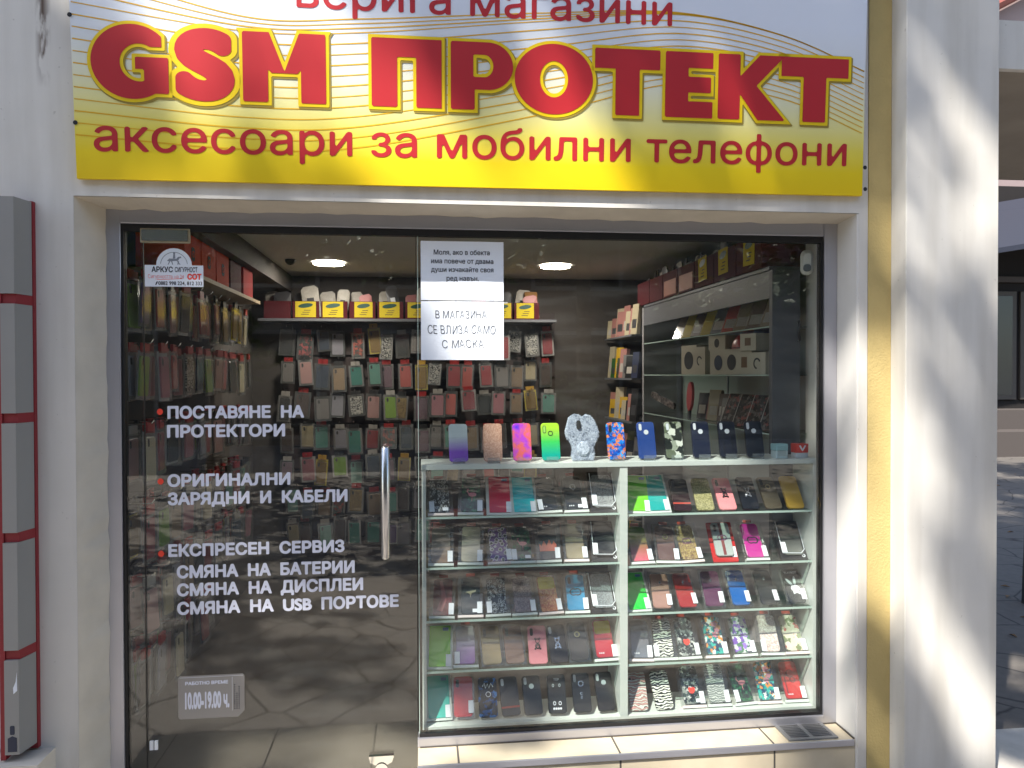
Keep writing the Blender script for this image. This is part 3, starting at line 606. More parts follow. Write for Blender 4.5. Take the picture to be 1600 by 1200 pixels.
# ------------------------------------------------------------------ phone cases
plain('card_black', (.010, .010, .012), .35); 
CASE_W, CASE_H = .074, .15
def case_body(parent, mat, w=CASE_W, h=CASE_H, y0=-.010, y1=0., z=0, x=0, name='case_body'):
    return MB().prism(rr(w, h, .0125, 5, x, z), y0, y1, ch=.0018).build(name, mat, parent)
def motif(parent, kind, y, z0=0, x0=0, col=None):
    """raised or printed motifs on the back of a case; y = just in front of the back"""
    if not kind: return
    for k in kind.split('+'):
        b = MB(); mt = M['silver']; nm = 'motif'
        if k == 'pill': b.prism(rr(.0125, .030, .0062, 5, -.022, z0+.109), y-.0012, y+.001); mt = M['dark_cut']; nm = 'camera_cutout'
        elif k == 'palepill': b.prism(rr(.0115, .028, .0057, 5, -.0235, z0+.115), y-.0012, y+.001); mt = M['pale_cut']; nm = 'camera_cutout'
        elif k == 'hole': b.prism(ell(0, z0+.108, .010, .010), y-.0012, y+.001); mt = M['pale_cut']; nm = 'sensor_hole'
        elif k == 'ringhole': b.ring((0, z0+.108), .0075, .010, y-.0012, y+.001); mt = M['dark_cut']; nm = 'sensor_ring'
        elif k == 'openpill': b.prism(rr(.013, .030, .0062, 5, -.024, z0+.109), y-.0008, y+.001); mt = M['dark_cut']; b.prism(rr(.009, .026, .0044, 5, -.024, z0+.111), y-.0014, y-.0009, 1); nm = 'camera_cutout'
        elif k == 'ring': b.ring((0, z0+.10), .0085, .0125, y-.004, y+.001); b.box(-.003, .003, y-.005, y, z0+.083, z0+.09); nm = 'finger_ring'
        elif k == 'goldring': b.ring((0, z0+.10), .0075, .0115, y-.004, y+.001); mt = plain('gold', (.55, .42, .22), .3, .8); nm = 'finger_ring'
        elif k == 'bear':     # bear-shaped finger grip
            b.ring((0, z0+.088), .0068, .0088, y-.003, y+.001); b.ring((0, z0+.068), .0085, .0108, y-.0032, y+.001, sx=.95)
            for s in (-1, 1): b.ring((s*.0085, z0+.0965), .002, .0038, y-.0028, y+.001, 10); b.prism(ell(s*.010, z0+.058, .0035, .0035, 10), y-.0034, y+.001)
            b.ring((0, z0+.066), .005, .0075, y-.006, y-.0037); nm = 'bear_grip'; mt = M['silver'] if col is None else col
        elif k == 'cc':       # two interlocked open rings
            for s in (-1, 1): b.ring((s*.0085, z0+.075), .011, .0155, y-.0012-.0003*s, y+.001, 18, *((math.pi*.28, math.pi*1.72) if s < 0 else (-math.pi*.72, math.pi*.72)))
            mt = M['card_black']; nm = 'interlocked_emblem'
        elif k == 'gg':
            for s in (-1, 1): b.ring((s*.007, z0+.08), .009, .0125, y-.0012-.0003*s, y+.001, 16, *((math.pi*.2, math.pi*1.8) if s < 0 else (-math.pi*.8, math.pi*.8)))
            mt = plain('violet_print', (.16, .05, .12), .5); nm = 'interlocked_emblem'
        elif k == 'bunny':    # rabbit head with long ears and bow tie
            b.prism(ell(.004, z0+.062, .018, .015), y-.0012, y+.001); b.prism(ell(-.014, z0+.088, .0055, .021, 14, .62), y-.0013, y+.001); b.prism(ell(.008, z0+.094, .0055, .022, 14, -.12), y-.0014, y+.001)
            write(b, 'PLAYBOY', -.026, .026, z0+.126, .010, off=.04, res=18, put=flat(y-.0012)); b.prism([(-.008, z0+.036), (.006, z0+.042), (.02, z0+.034), (.02, z0+.050), (.006, z0+.046), (-.008, z0+.052)], y-.0011, y+.001); mt = plain('print_white', (.72, .74, .78), .5); nm = 'rabbit_print'
        elif k == 'flamingo':
            b.prism(ell(.006, z0+.074, .016, .009), y-.0012, y+.001); b.tube([(-.008, y-.0005, z0+.078), (-.015, y-.0005, z0+.088), (-.010, y-.0005, z0+.098), (-.016, y-.0005, z0+.096)], .0022, 6)
            b.prism([(.004, z0+.067), (.006, z0+.067), (.005, z0+.045), (.003, z0+.045)], y-.0012, y+.001); mt = plain('flamingo_pink', (.70, .24, .28), .5); nm = 'flamingo_print'
        elif k == 'tongue':
            b.prism([(-.013, z0+.062), (-.012, z0+.048), (-.004, z0+.040), (.006, z0+.041), (.014, z0+.05), (.015, z0+.062), (.006, z0+.066), (0, z0+.062), (-.006, z0+.066)], y-.0012, y+.001); mt = M['vinyl_red']; nm = 'red_mouth_print'
        elif k == 'flowers':
            for fx, fz, fr in ((.010, .12, .012), (.018, .094, .010), (.006, .078, .011)):
                for q in range(5): a = q*2*math.pi/5; b.prism(ell(fx+fr*.6*math.cos(a), z0+fz+fr*.6*math.sin(a), fr*.55, fr*.42, 8, a), y-.0011-.0001*q, y+.001)
            mt = plain('petal_pink', (.72, .25, .33), .5); nm = 'flower_print'
        elif k == 'peaks':
            b.prism([(-.034, z0+.035), (.034, z0+.035), (.034, z0+.062), (.024, z0+.078), (.016, z0+.060), (.006, z0+.085), (-.004, z0+.058), (-.016, z0+.080), (-.026, z0+.056), (-.034, z0+.068)], y-.0012, y+.001); mt = plain('print_orange', (.62, .10, .03), .4); nm = 'mountain_print'
        elif k == 'graffiti':
            b.tube([(-.02, y, z0+.115), (-.012, y, z0+.128), (-.008, y, z0+.108), (.0, y, z0+.124), (.006, y, z0+.108), (.014, y, z0+.126), (.022, y, z0+.112)], .0022, 6); b.ring((.002, z0+.085), .008, .0105, y-.0012, y+.001); mt = plain('print_white', (.72, .74, .78), .5); nm = 'white_scrawl_print'
        elif k == 'apple':
            b.prism(ell(0, z0+.108, .0048, .005, 12), y-.0012, y+.001); b.prism(ell(.0018, z0+.1155, .0012, .0026, 8, -.5), y-.0012, y+.001); mt = M['silver']; nm = 'fruit_emblem'
        elif k == 'redline': b.box(-.036, .036, y-.0008, y, z0+.030, z0+.037); mt = M['tab_red']; nm = 'red_band'
        elif k == 'tyre':
            for s in (-1, 1): b.ring((s*.011, z0+.038), .005, .0075, y-.0012, y+.001, 14, sx=.8); b.ring((s*.013, z0+.106), .004, .0062, y-.0012, y+.001, 14, sx=.7)
            for q in range(4): b.prism(ell(-.014+q*.009, z0+.018, .004, .0045, 10), y-.0012, y+.001)
            write(b, 'ТОР', -.010, .012, z0+.124, .009, off=.03, res=16, put=flat(y-.0012)); mt = plain('print_white', (.72, .74, .78), .5); nm = 'white_print'
        elif k == 'letter': b.ring((0, z0+.108), .0085, .011, y-.0012, y+.001); b.ring((0, z0+.07), .004, .0058, y-.001, y+.001, 12, .5, 5.5); b.ring((0, z0+.055), .003, .0048, y-.001, y+.001, 12, .5, 5.5); nm = 'round_emblem'
        elif k == 'dots':
            for q in range(3): b.prism(ell(-.024+q*.008, z0+.017, .0026, .0032, 8), y-.0012, y+.001)
            mt = plain('print_white', (.72, .74, .78), .5); nm = 'white_print'
        elif k == 'tusk': b.prism([(-.02, z0+.09), (.022, z0+.098), (.02, z0+.09), (.004, z0+.084), (.0, z0+.066), (-.004, z0+.083)], y-.0012, y+.001); mt = plain('print_bone', (.50, .40, .26), .5); nm = 'bone_print'
        elif k == 'darkflower':
            b.ring((.0, z0+.10), .013, .016, y-.0012, y+.001, 16, .6, 5.6); b.ring((.006, z0+.075), .009, .012, y-.0012, y+.001, 14, 2., 7.5); b.box(-.028, -.024, y-.001, y, z0+.02, z0+.09); mt = plain('print_maroon', (.09, .008, .01), .5); nm = 'dark_scroll_print'
        elif k == 'hand': b.prism([(-.022, z0+.02), (.0, z0+.014), (.016, z0+.06), (.008, z0+.10), (-.004, z0+.142), (-.014, z0+.138), (-.006, z0+.095), (-.004, z0+.07)], y-.0012, y+.001); mt = plain('print_rose', (.42, .10, .10), .45); nm = 'rose_print'
        elif k == 'yellowtop': b.prism(rr(.066, .05, .008, 4, 0, z0+.094), y-.0012, y+.001); mt = M['yellow_card']; nm = 'yellow_sticker'
        else: continue
        if b.f: b.build(nm, mt if k != 'openpill' else [mt, plain('lime_hi', (.30, .62, .10), .4)], parent)
ORD = ['first', 'second', 'third', 'fourth', 'fifth', 'sixth', 'seventh', 'eighth']
SHELF = ['top shelf', 'second shelf', 'third shelf', 'fourth shelf', 'bottom shelf']
def mk(spec):
    """('s', colour) solid, ('g', low, high) printed fade, (pattern, colours, scale)"""
    k = spec[0]; nm = 'print_'+k+'_'+'_'.join(str(s) if not isinstance(s, (list, tuple)) else '_'.join(s) for s in spec[1:])
    nm = nm.replace('#', '')[:60]
    if k == 's': return plain(nm, spec[1], .28, coat=.2)
    if k == 'm': return plain(nm, spec[1], .3, metal=.5)
    if k == 'g': return grad(nm, spec[1], spec[2], .02, .13, .25)
    return pat(nm, k, spec[1], spec[2])
S = lambda c: ('s', c)
TROP = ('patches', ['#16281f', '#1d4a30', '#0c1512', '#2f7047', '#173226'], 85)
LEOP = ('spots', ['#0b0b0c', '#20201f', '#b9bcbb', '#0e0e10', '#0c0c0d'], 75)
ZEB = ('zebra', ['#e4e4d8', '#1b1f1c'], 30)
TEALF = ('patches', ['#1f9c97', '#0d5f70', '#e0e4e0', '#29b3a3', '#d98a3a', '#183a5c'], 80)
# (X, kind, print, motif, description)  kinds: box = clear display box, tall = open card box, bare = unboxed, rug = outlined box, slim = slim sleeve
ITEMS = {('door', 0): [(.074, 'box', LEOP, '', 'boxed black case with white leopard face'), (.189, 'box', TROP, 'flamingo', 'boxed dark green jungle case with flamingo'), (.305, 'tall', S('#c3163c'), '', 'crimson case in tall white edged box'), (.404, 'tall', S('#1fb5bd'), '', 'turquoise case in tall white edged box'),
  (.504, 'box', S('#16161a'), 'pill+dots', 'boxed plain black case with white print'), (.612, 'box', S('#151417'), 'pill+ring+dots', 'boxed black case with small ring emblem'), (.726, 'rug', ('glitter', ['#3a3c3e', '#6a6d70', '#8d9092'], 400), '', 'grey speckled case in outlined black box')],
 ('door', 1): [(.073, 'box', ('g', '#7a5a3c', '#9a9080'), '', 'boxed beige case with brown lower edge'), (.188, 'box', S('#b7ae98'), '', 'boxed plain cream case'), (.307, 'box', ('spots', ['#0e0d12', '#241a2e', '#cfcbd2', '#5b2a86', '#5b2a86'], 55), '', 'boxed purple case with leopard spots'), (.398, 'box', TROP, 'flamingo', 'boxed dark green jungle case with pale bird'),
  (.5, 'box', S('#161316'), 'pill+peaks', 'boxed black case with orange mountain print'), (.611, 'box', ('g', '#9c8f70', '#574d3e'), '', 'boxed taupe see through case'), (.728, 'rug', ('glitter', ['#19191b', '#2c2d2f', '#1f1f22'], 400), '', 'charcoal case in outlined black box')],
 ('door', 2): [(.075, 'box', S('#6f1719'), 'hand', 'boxed dark red case with rose print'), (.188, 'box', S('#121314'), 'tusk', 'boxed black case with bone coloured print'), (.298, 'box', LEOP, 'dots', 'boxed black case with white tiger face'), (.403, 'box', ('glitter', ['#8d7672', '#a08b88', '#75605d'], 300), '', 'boxed mauve glitter case'),
  (.51, 'box', ('glitter', ['#b0743c', '#d09a62', '#a0502c'], 260), 'yellowtop', 'boxed orange glitter case with yellow top'), (.614, 'box', S('#1687b6'), 'pill+cc', 'boxed blue case with black interlocked rings'), (.728, 'rug', ('glitter', ['#6f7579', '#8d9498', '#5b6064'], 400), '', 'silver case in outlined black box')],
 ('door', 3): [(.064, 'tall', S('#77c71e'), '', 'lime green case in open white box'), (.169, 'box', ('g', '#9a5fb4', '#a7a1ab'), '', 'boxed lilac glitter case'), (.275, 'slim', ('g', '#a99468', '#6a5534'), 'pill', 'tan brushed case in clear sleeve'), (.366, 'slim', ('g', '#8a6a55', '#5a3626'), 'pill', 'brown brushed case in clear sleeve'),
  (.456, 'bare', S('#cf7f86'), 'pill+bear', 'pink case with dark bear grip'), (.541, 'bare', S('#141216'), 'palepill+bear', 'black case with silver bear grip'), (.624, 'slim', ('m', '#4e453e'), 'pill+goldring', 'dark bronze case with gold ring'), (.733, 'box', S('#b3202c'), 'yellowtop+dots', 'boxed red case with yellow top')],
 ('door', 4): [(.064, 'tall', S('#3fb0a2'), '', 'sea green case in open box'), (.159, 'slim', S('#c6252a'), 'pill', 'bright red case in clear sleeve'), (.257, 'bare', ('patches', ['#10131a', '#14233c', '#2d6fb2', '#0f1218', '#18191f', '#1a4a86'], 60), 'graffiti', 'black case with blue paint and white scrawl'), (.348, 'bare', S('#19181a'), 'palepill+redline', 'black case with thin red band'),
  (.437, 'bare', S('#1a1a1c'), 'palepill+hole', 'matt black case with pale round hole'), (.533, 'bare', S('#151517'), 'pill+tyre', 'black case with white tyre print'), (.634, 'bare', S('#161617'), 'palepill+letter', 'black case with round letter emblem'), (.733, 'bare', S('#121214'), 'palepill+hole', 'glossy black case with lowered round hole')],
 ('wall', 0): [(.865, 'tall', S('#6bbf1d'), '', 'grass green case in open white box'), (.95, 'tall', S('#1d9d97'), '', 'teal case in open white box'), (1.046, 'bare', ('g', '#2a1214', '#131014'), 'pill+redline', 'black case with dull red band'), (1.142, 'bare', ('glitter', ['#8f8a5e', '#a9a276', '#77734a'], 300), '', 'olive gold glitter case'),
  (1.237, 'bare', S('#d9878a'), 'pill+bear', 'salmon pink case with bear grip'), (1.332, 'bare', S('#0f0f12'), 'pill+bear', 'jet black case with bear grip'), (1.431, 'bare', ('m', '#6d6350'), 'pill+goldring', 'bronze case with gold finger ring'), (1.525, 'bare', ('m', '#c9a23f'), '', 'plain gold case leaning beside end panel')],
 ('wall', 1): [(.881, 'box', ('g', '#d0566a', '#5a7b20'), '', 'boxed case fading from pink to green'), (.987, 'box', ('m', '#7c5a50'), 'goldring', 'boxed rose brown case with finger ring'), (1.089, 'box', ('glitter', ['#b09a55', '#8c7446', '#c9b27a', '#7a5d48'], 260), 'gg', 'boxed gold glitter case'), (1.229, 'redcard', ('g', '#a3aaa6', '#8f9693'), 'gg', 'grey striped case on red card'),
  (1.365, 'box', S('#c31d92'), 'cc', 'boxed magenta case with black interlocked rings'), (1.525, 'rug', ('g', '#6b6d68', '#151516'), '', 'black glass back case in outlined box')],
 ('wall', 2): [(.87, 'tall', S('#17c23c'), '', 'vivid green case in open white box'), (.963, 'slim', ('m', '#c89684'), 'apple', 'rose gold case in clear sleeve'), (1.073, 'slim', S('#a3201c'), 'apple', 'brick red case in clear sleeve'), (1.183, 'slim', S('#5a2144'), 'apple', 'plum purple case in clear sleeve'),
  (1.297, 'slim', S('#0f5fae'), 'apple', 'royal blue case in clear sleeve'), (1.418, 'slim', S('#15161a'), 'apple', 'black case with silver fruit emblem'), (1.537, 'slim', S('#101013'), 'bunny', 'black case with white rabbit head')],
 ('wall', 3): [(.875, 'box', ('g', '#6f7480', '#5d5450'), 'dots', 'boxed plain slate grey case'), (.976, 'box', ZEB, '', 'boxed white and black tiger stripe case'), (1.078, 'box', ('patches', ['#1e2220', '#c9cbc6', '#3e4a44', '#8d938d', '#15181a'], 90), 'tongue', 'boxed animal face case with red mouth'), (1.194, 'box', TEALF, 'flowers', 'boxed turquoise case with pink flowers'),
  (1.314, 'box', ('patches', ['#d7dad6', '#c8d0cf', '#7a50b4', '#dfe1dd', '#4f7a5c', '#9a72cf'], 75), '', 'boxed white case with violet flowers'), (1.429, 'box', ('glitter', ['#c3a9a4', '#e3d2cc', '#a68c86', '#efe6df'], 260), '', 'boxed pale pink glitter case'), (1.534, 'box', ('patches', ['#d6cdb8', '#d9d2c0', '#b8483e', '#d2c8b2', '#cfc6b4', '#6c7a4a'], 60), '', 'boxed cream case with red blossoms')],
 ('wall', 4): [(.865, 'bare', ('zebra', ['#c9c6bd', '#353836', '#b98a84'], 24), '', 'pale case with palm leaf strokes'), (.971, 'bare', ZEB, '', 'unboxed zebra striped case'), (1.097, 'box', ('patches', ['#1e2220', '#c9cbc6', '#3e4a44', '#8d938d', '#15181a'], 90), 'tongue', 'boxed animal face case with red mouth'), (1.202, 'box', ('zebra', ['#cfd3cd', '#171b1a', '#8d948f'], 34), '', 'boxed black and white feather print case'),
  (1.317, 'box', TROP, 'flamingo', 'boxed jungle case with pink flamingo'), (1.416, 'box', TEALF, 'flowers', 'boxed turquoise case with pink flowers'), (1.532, 'box', S('#c01f1f'), 'darkflower+dots', 'boxed red case with dark scroll print')]}
SZ = {'door': [.977, .781, .575, .379, .178], 'wall': [.970, .763, .574, .371, .172]}
def price(parent, x, y, z, m='label_white'):
    MB().box(x-.010, x+.010, y-.0012, y, z, z+.046).build('price_label', M[m], parent)
def display_item(bay, row, i, spec):
    X, kind, pr, mo, desc = spec
    lab = '%s, %s on %s of %s-side bay' % (desc, ORD[i], SHELF[row], bay)
    ti = R((37, 39, 40, 35, 34)[row])+random.uniform(-.05, .05)
    nm = {'box': 'boxed_phone_case', 'tall': 'boxed_phone_case', 'rug': 'boxed_phone_case', 'slim': 'sleeved_phone_case', 'redcard': 'carded_phone_case', 'bare': 'phone_case'}[kind]
    t = thing(nm, lab, 'phone case', (X, .062, SZ[bay][row]+.0035), (-ti, random.uniform(-.03, .03), random.uniform(-.09, .09)), 'phone cases on the showcase shelves')
    mt = mk(pr)
    if kind == 'box':
        hw = .050
        MB().box(-hw, hw, -.004, .020, 0, .010).build('box_base', M['showcase_white'] if (i+row) % 3 else M['pink_tray'], t)
        case_body(t, mt, y0=.004, y1=.013, z=.0165); motif(t, mo, .0038, .0165)
        b = MB(); b.box(-hw, hw, -.0045, .0205, .0105, .172); b.build('clear_box', M['clear_plastic'], t)
        b = MB(); b.box(-.018, .018, .008, .0095, .1725, .186); b.build('hang_tab', M['tab_red'], t)
        price(t, .036 if (i+row) % 4 else -.034, -.0049, .016)
        if (i*3+row) % 5 == 0: MB().box(.008, .030, -.0058, -.0049, .020, .034).build('size_label', M['label_white'], t)
    elif kind == 'tall':
        b = MB(); b.box(-.052, .052, .004, .022, 0, .172); b.build('card_box', M['showcase_white'], t)
        MB().prism(rr(.084, .158, .004, 3, .001, .010), .0005, .0038).build('case_body', mt, t); price(t, .036, .0003, .010)
        MB().box(.012, .034, -.0004, .0003, .148, .160).build('round_sticker', plain('sticker_blue', (.04, .16, .32), .4), t)
    elif kind == 'rug':
        b = MB(); b.box(-.055, .055, .006, .026, 0, .182); b.build('card_box', M['card_black'], t)
        case_body(t, mt, w=.082, h=.146, y0=-.001, y1=.0055, z=.020)
        b = MB(); P = [(-.047, .172), (-.047, .028), (.030, .028), (.047, .046), (.047, .172)]
        for (a, c), (d, e) in zip(P, P[1:]): b.tube([(a, -.002, c), (d, -.002, e)], .0016, 6)
        b.build('white_outline', M['label_white'], t); price(t, -.038, -.004, .030)
        b = MB(); b.ring((.040, .020), .004, .007, .0045, .0058, 14); b.build('round_mark', M['label_white'], t)
    elif kind == 'slim':
        case_body(t, mt, y0=-.006, y1=.003, z=.008); motif(t, mo, -.0062, .008)
        b = MB(); b.box(-.045, .045, -.010, .006, 0, .165); b.build('clear_sleeve', M['clear_plastic'], t)
        if row != 3: price(t, .030, -.0104, .020)
    elif kind == 'redcard':
        b = MB(); b.prism(rr(.105, .178, .006, 3), .003, .006); b.build('red_card', M['red_card'], t)
        case_body(t, mt, y0=-.008, y1=.0028, z=.022); motif(t, 'pill+'+mo, -.0082, .022)
        b = MB(); b.box(-.006, .006, -.0086, -.0079, .026, .168); b.build('centre_stripe', plain('stripe_maroon', (.16, .03, .03), .5), t); price(t, .040, .0028, .02)
    else:
        case_body(t, mt); motif(t, mo, -.0102, 0, col=(M['card_black'] if pr[0] == 's' and pr[1].lower().startswith(('#cf', '#d9')) else None))
for (bay, row), L_ in ITEMS.items():
    for i, s_ in enumerate(L_): display_item(bay, row, i, s_)

# ------------------------------------------------------------------ showcase
sc_ = thing('display_showcase', 'white display showcase full of phone cases behind the window', 'showcase', (0, 0, 0))
SD0, SD1 = .032, .235
b = MB(); b.box(-.002, 1.612, .028, SD1+.01, 1.163, 1.183); b.build('top_board', M['showcase_white'], sc_, bevel=.0015)
MB().box(.0, .016, SD0, SD1, .147, 1.1625).build('side_panel', M['showcase_white'], sc_, bevel=.001)
MB().box(.7785, .8095, SD0, SD1, .172, 1.1625).build('divider', M['showcase_white'], sc_, bevel=.001)
MB().box(1.584, 1.606, SD0, SD1, .147, 1.1625).build('side_panel', M['showcase_white'], sc_, bevel=.001)
MB().box(.0165, 1.5835, SD0, SD1, .147, .1715).build('base_board', M['showcase_white'], sc_, bevel=.001)
for x0, x1, zs in ((.0165, .778, SZ['door'][:4]), (.810, 1.5835, SZ['wall'][:4])):
    for z in zs:
        s_ = MB().box(x0, x1, SD0+.012, SD1-.01, z-.005, z+.002).build('glass_shelf', M['shelf_glass'], sc_)
        MB().box(x0, x1, SD0+.0095, SD0+.0115, z-.0055, z+.0025).build('shelf_edge', M['glass_edge'], s_)
        b = MB()
        for px in (x0+.006, x1-.006): b.tube([(px, SD0+.02, z-.012), (px, SD0+.02, z-.0055)], .004, 8)
        b.build('shelf_pin', M['steel'], s_)
# ------------------------------------------------------------------ cases standing on top of the showcase
TOPS = [(.145, grad('fade_violet', '#8a55c4', '#d5dedd', .04, .10), '', 'white case fading to violet'), (.28, pat('rose_glit', 'glitter', ['#c79a86', '#d9b49f', '#b98a74'], 300), '', 'rose gold glitter case'),
        (.397, pat('iridescent', 'noise', ['#5a2fd8', '#b443c8', '#e0684f', '#d655a8'], 22), '', 'pink and orange iridescent case'), (.512, grad('fade_lime', '#0f9f8e', '#a8d43a', .02, .13, mid='#3fc25a'), 'openpill+ringhole', 'lime case fading to teal'),
        (.638, None, '', ''), (.779, pat('blue_floral', 'patches', ['#1258c0', '#1f7fd8', '#0f3f98', '#d9763a', '#3aa0e0', '#e08a5a', '#184fae'], 95), 'pill', 'blue case with orange flower print'),
        (.905, mk(S('#26407f')), 'palepill+hole', 'navy blue case'), (1.019, pat('camo_print', 'patches', ['#2b3028', '#5b6350', '#c9cdc2', '#1d211c', '#8d9484'], 42), 'palepill', 'camouflage case with black rim'),
        (1.132, mk(S('#1b2033')), 'palepill+hole', 'blue black matt case'), (1.245, mk(S('#1a1c28')), 'palepill+hole', 'ribbed blue black case'), (1.359, mk(S('#20222b')), 'palepill+hole', 'dark graphite case')]
for i, (x, mt, mo, desc) in enumerate(TOPS):
    z = 1.1835
    if mt is None: continue
    full = '%s standing on the showcase top, %s' % (desc, ['first from the door', 'between white and iridescent cases', 'beside the lime case', 'next to the fluffy rabbit case', '', 'beside the fluffy rabbit case', 'right after the blue flower case', 'between navy and black cases', 'right after the camouflage case', 'middle of three dark cases', 'nearest the small boxes'][i])
    t = thing('phone_case', full, 'phone case', (x, .082, z+.003), (-R(14), 0, random.uniform(-.05, .12)), 'phone cases standing on the showcase top')
    case_body(t, mt, y0=-.010, y1=0); motif(t, mo, -.0102)
    if i == 7: MB().prism(rr(.079, .155, .014, 5, 0, -.0025), -.004, .0035, ch=.001).build('black_rim', M['black_plastic'], t)
    if i == 9:
        b = MB()
        for s in (-1, 1): b.prism([(s*.018-.0015, .02), (s*.018+.0015, .02), (s*.018+.0015, .10), (s*.018-.0015, .10)], -.0112, -.010)
        b.build('ribs', M['black_plastic'], t)
    s_ = thing('acrylic_stand', 'clear acrylic stand holding the %s' % desc, 'stand', (x, .082, z), group='acrylic stands on the showcase top')
    b = MB(); b.box(-.024, .024, -.032, .058, 0, .0022); b.box(-.024, .024, -.0345, -.032, 0, .022)
    b.add([(-.024, .018, .0022), (.024, .018, .0022), (.024, .046, .085), (-.024, .046, .085), (-.024, .0205, .0022), (.024, .0205, .0022), (.024, .0485, .085), (-.024, .0485, .085)], [(0, 1, 2, 3), (7, 6, 5, 4), (0, 4, 5, 1), (1, 5, 6, 2), (2, 6, 7, 3), (3, 7, 4, 0)])
    b.build('stand_sheet', M['acrylic'], s_)
# the fluffy case with rabbit ears
pat('fur', 'marble', ['#3a4150', '#8d96a8', '#b9c2d2', '#d3dae6', '#6a7384'], 60, rough=1)
t = thing('fluffy_phone_case', 'grey fluffy phone case shaped like a rabbit on the showcase top', 'phone case', (.638, .085, 1.186), (-R(12), 0, .03), 'phone cases standing on the showcase top')
P = [(-.04, 0), (.042, 0), (.048, .02), (.045, .05), (.052, .066), (.064, .088), (.070, .112), (.064, .135), (.054, .160), (.038, .180), (.020, .184), (.006, .174), (-.008, .184), (-.028, .186), (-.048, .174), (-.056, .150), (-.066, .118), (-.062, .092), (-.046, .070), (-.040, .05), (-.045, .02)]
b = MB(); b.prism(P, -.012, .004, ch=.004); body = b.build('case_body', M['fur'], t)
rng = random.Random(3); b = MB()
def inpoly(x, z):
    c = False
    for (x0, z0), (x1, z1) in zip(P, P[1:]+P[:1]):
        if (z0 > z) != (z1 > z) and x < (x1-x0)*(z-z0)/(z1-z0)+x0: c = not c
    return c
pts = []
while len(pts) < 6500:
    x, z = rng.uniform(-.07, .07), rng.uniform(0, .186)
    if inpoly(x, z): pts.append((x, -.012, z))
for (x0, z0), (x1, z1) in zip(P, P[1:]+P[:1]):
    for k in range(40): q = rng.random(); pts.append((x0+(x1-x0)*q, rng.uniform(-.01, .002), z0+(z1-z0)*q))
for x, y, z in pts:
    a = rng.uniform(0, 6.28); l = rng.uniform(.004, .009); dx, dz = math.cos(a)*l*.8, math.sin(a)*l*.8-.003; wv_ = .0005
    b.add([(x-wv_*math.sin(a), y, z+wv_*math.cos(a)), (x+wv_*math.sin(a), y, z-wv_*math.cos(a)), (x+dx, y-l*.55, z+dz)], [(0, 1, 2)])
b.build('fur_pile', M['fur'], t)
b = MB(); b.prism(rr(.016, .036, .008, 5, -.012, .122), -.021, -.012); b.build('camera_cutout', M['dark_cut'], t)
b = MB(); b.prism(ell(.004, .044, .030, .031, 24), -.022, -.012, ch=.006); b.build('tail_puff', pat('fur_light', 'marble', ['#7d8696', '#aab3c3', '#d8deea'], 70, rough=1), t)
for x, c1, c2, l in ((1.464, (.30, .52, .55), (.55, .68, .70), 'small pale aqua box on the showcase top near the end'), (1.552, (.66, .05, .03), (.62, .64, .66), 'small red box on white base at the showcase top end')):
    t = thing('earphone_box', l, 'box', (x, .085, 1.1832), (0, 0, .1), 'small boxes on the showcase top')
    MB().box(-.027, .027, -.02, .02, 0, .020 if c1[0] > .5 else .03).build('box_base', plain('eb%.2f' % c2[0], c2, .4), t, bevel=.002)
    MB().box(-.028, .028, -.021, .021, .0205 if c1[0] > .5 else .0305, .058).build('box_lid', plain('el%.2f' % c1[0], c1, .35), t, bevel=.003)
    if c1[0] > .5:
        b = MB(); b.prism([(-.016, .05), (-.010, .052), (0, .036), (.010, .052), (.016, .05), (.002, .028), (-.002, .028)], -.0225, -.0212); b.build('wing_mark', M['label_white'], t)
    else: MB().box(-.020, .020, -.0225, -.0205, .008, .05).build('window_face', M['clear_plastic'], t)

# ------------------------------------------------------------------ hanging packets
PK = [('black', ('s', '#15151a')), ('dark floral', ('patches', ['#15181a', '#7a2a2e', '#2f3f38', '#b04a48', '#121416'], 60)), ('grey clear', ('s', '#7d7672')), ('silver grey', ('s', '#9a96a0')), ('red floral', ('patches', ['#8a2420', '#3f4a48', '#b5503c', '#27302e', '#70302a'], 55)),
      ('yellow framed', ('s', '#8a6a20')), ('black and white print', ('spots', ['#0d0d0e', '#c9c5bd', '#1a1a1b', '#bdb8ae'], 50)), ('pale pink', ('s', '#b98a84')), ('navy', ('s', '#20304a')), ('teal', ('s', '#1d7f70')), ('sea green', ('s', '#5d9a8a')), ('mauve', ('s', '#7a5a68')),
      ('brown', ('s', '#4a3128')), ('tan', ('s', '#94795a')), ('crimson', ('s', '#9a1f2c')), ('lime', ('s', '#7aa01f')), ('gold glitter', ('glitter', ['#8f7440', '#b09458', '#6a5228'], 240)), ('coral', ('s', '#c0564e')), ('cream', ('s', '#c9bb98')), ('rose', ('s', '#b5707a')), ('purple', ('s', '#4f2f6a'))]
pk_mats = [mk(p) for _, p in PK]
hd = [plain('header_red', (.30, .02, .02), .5), plain('header_white', (.33, .31, .28), .5), plain('header_gold', (.45, .26, .03), .5), plain('header_black', (.02, .02, .02), .5)]
bks = [M['yellow_card'], plain('back_grey', (.22, .20, .19), .5), plain('back_pale', (.45, .42, .40), .5), plain('back_dark', (.04, .035, .035), .5)]
HN = ['red', 'white', 'golden', 'black']
_pk = {}
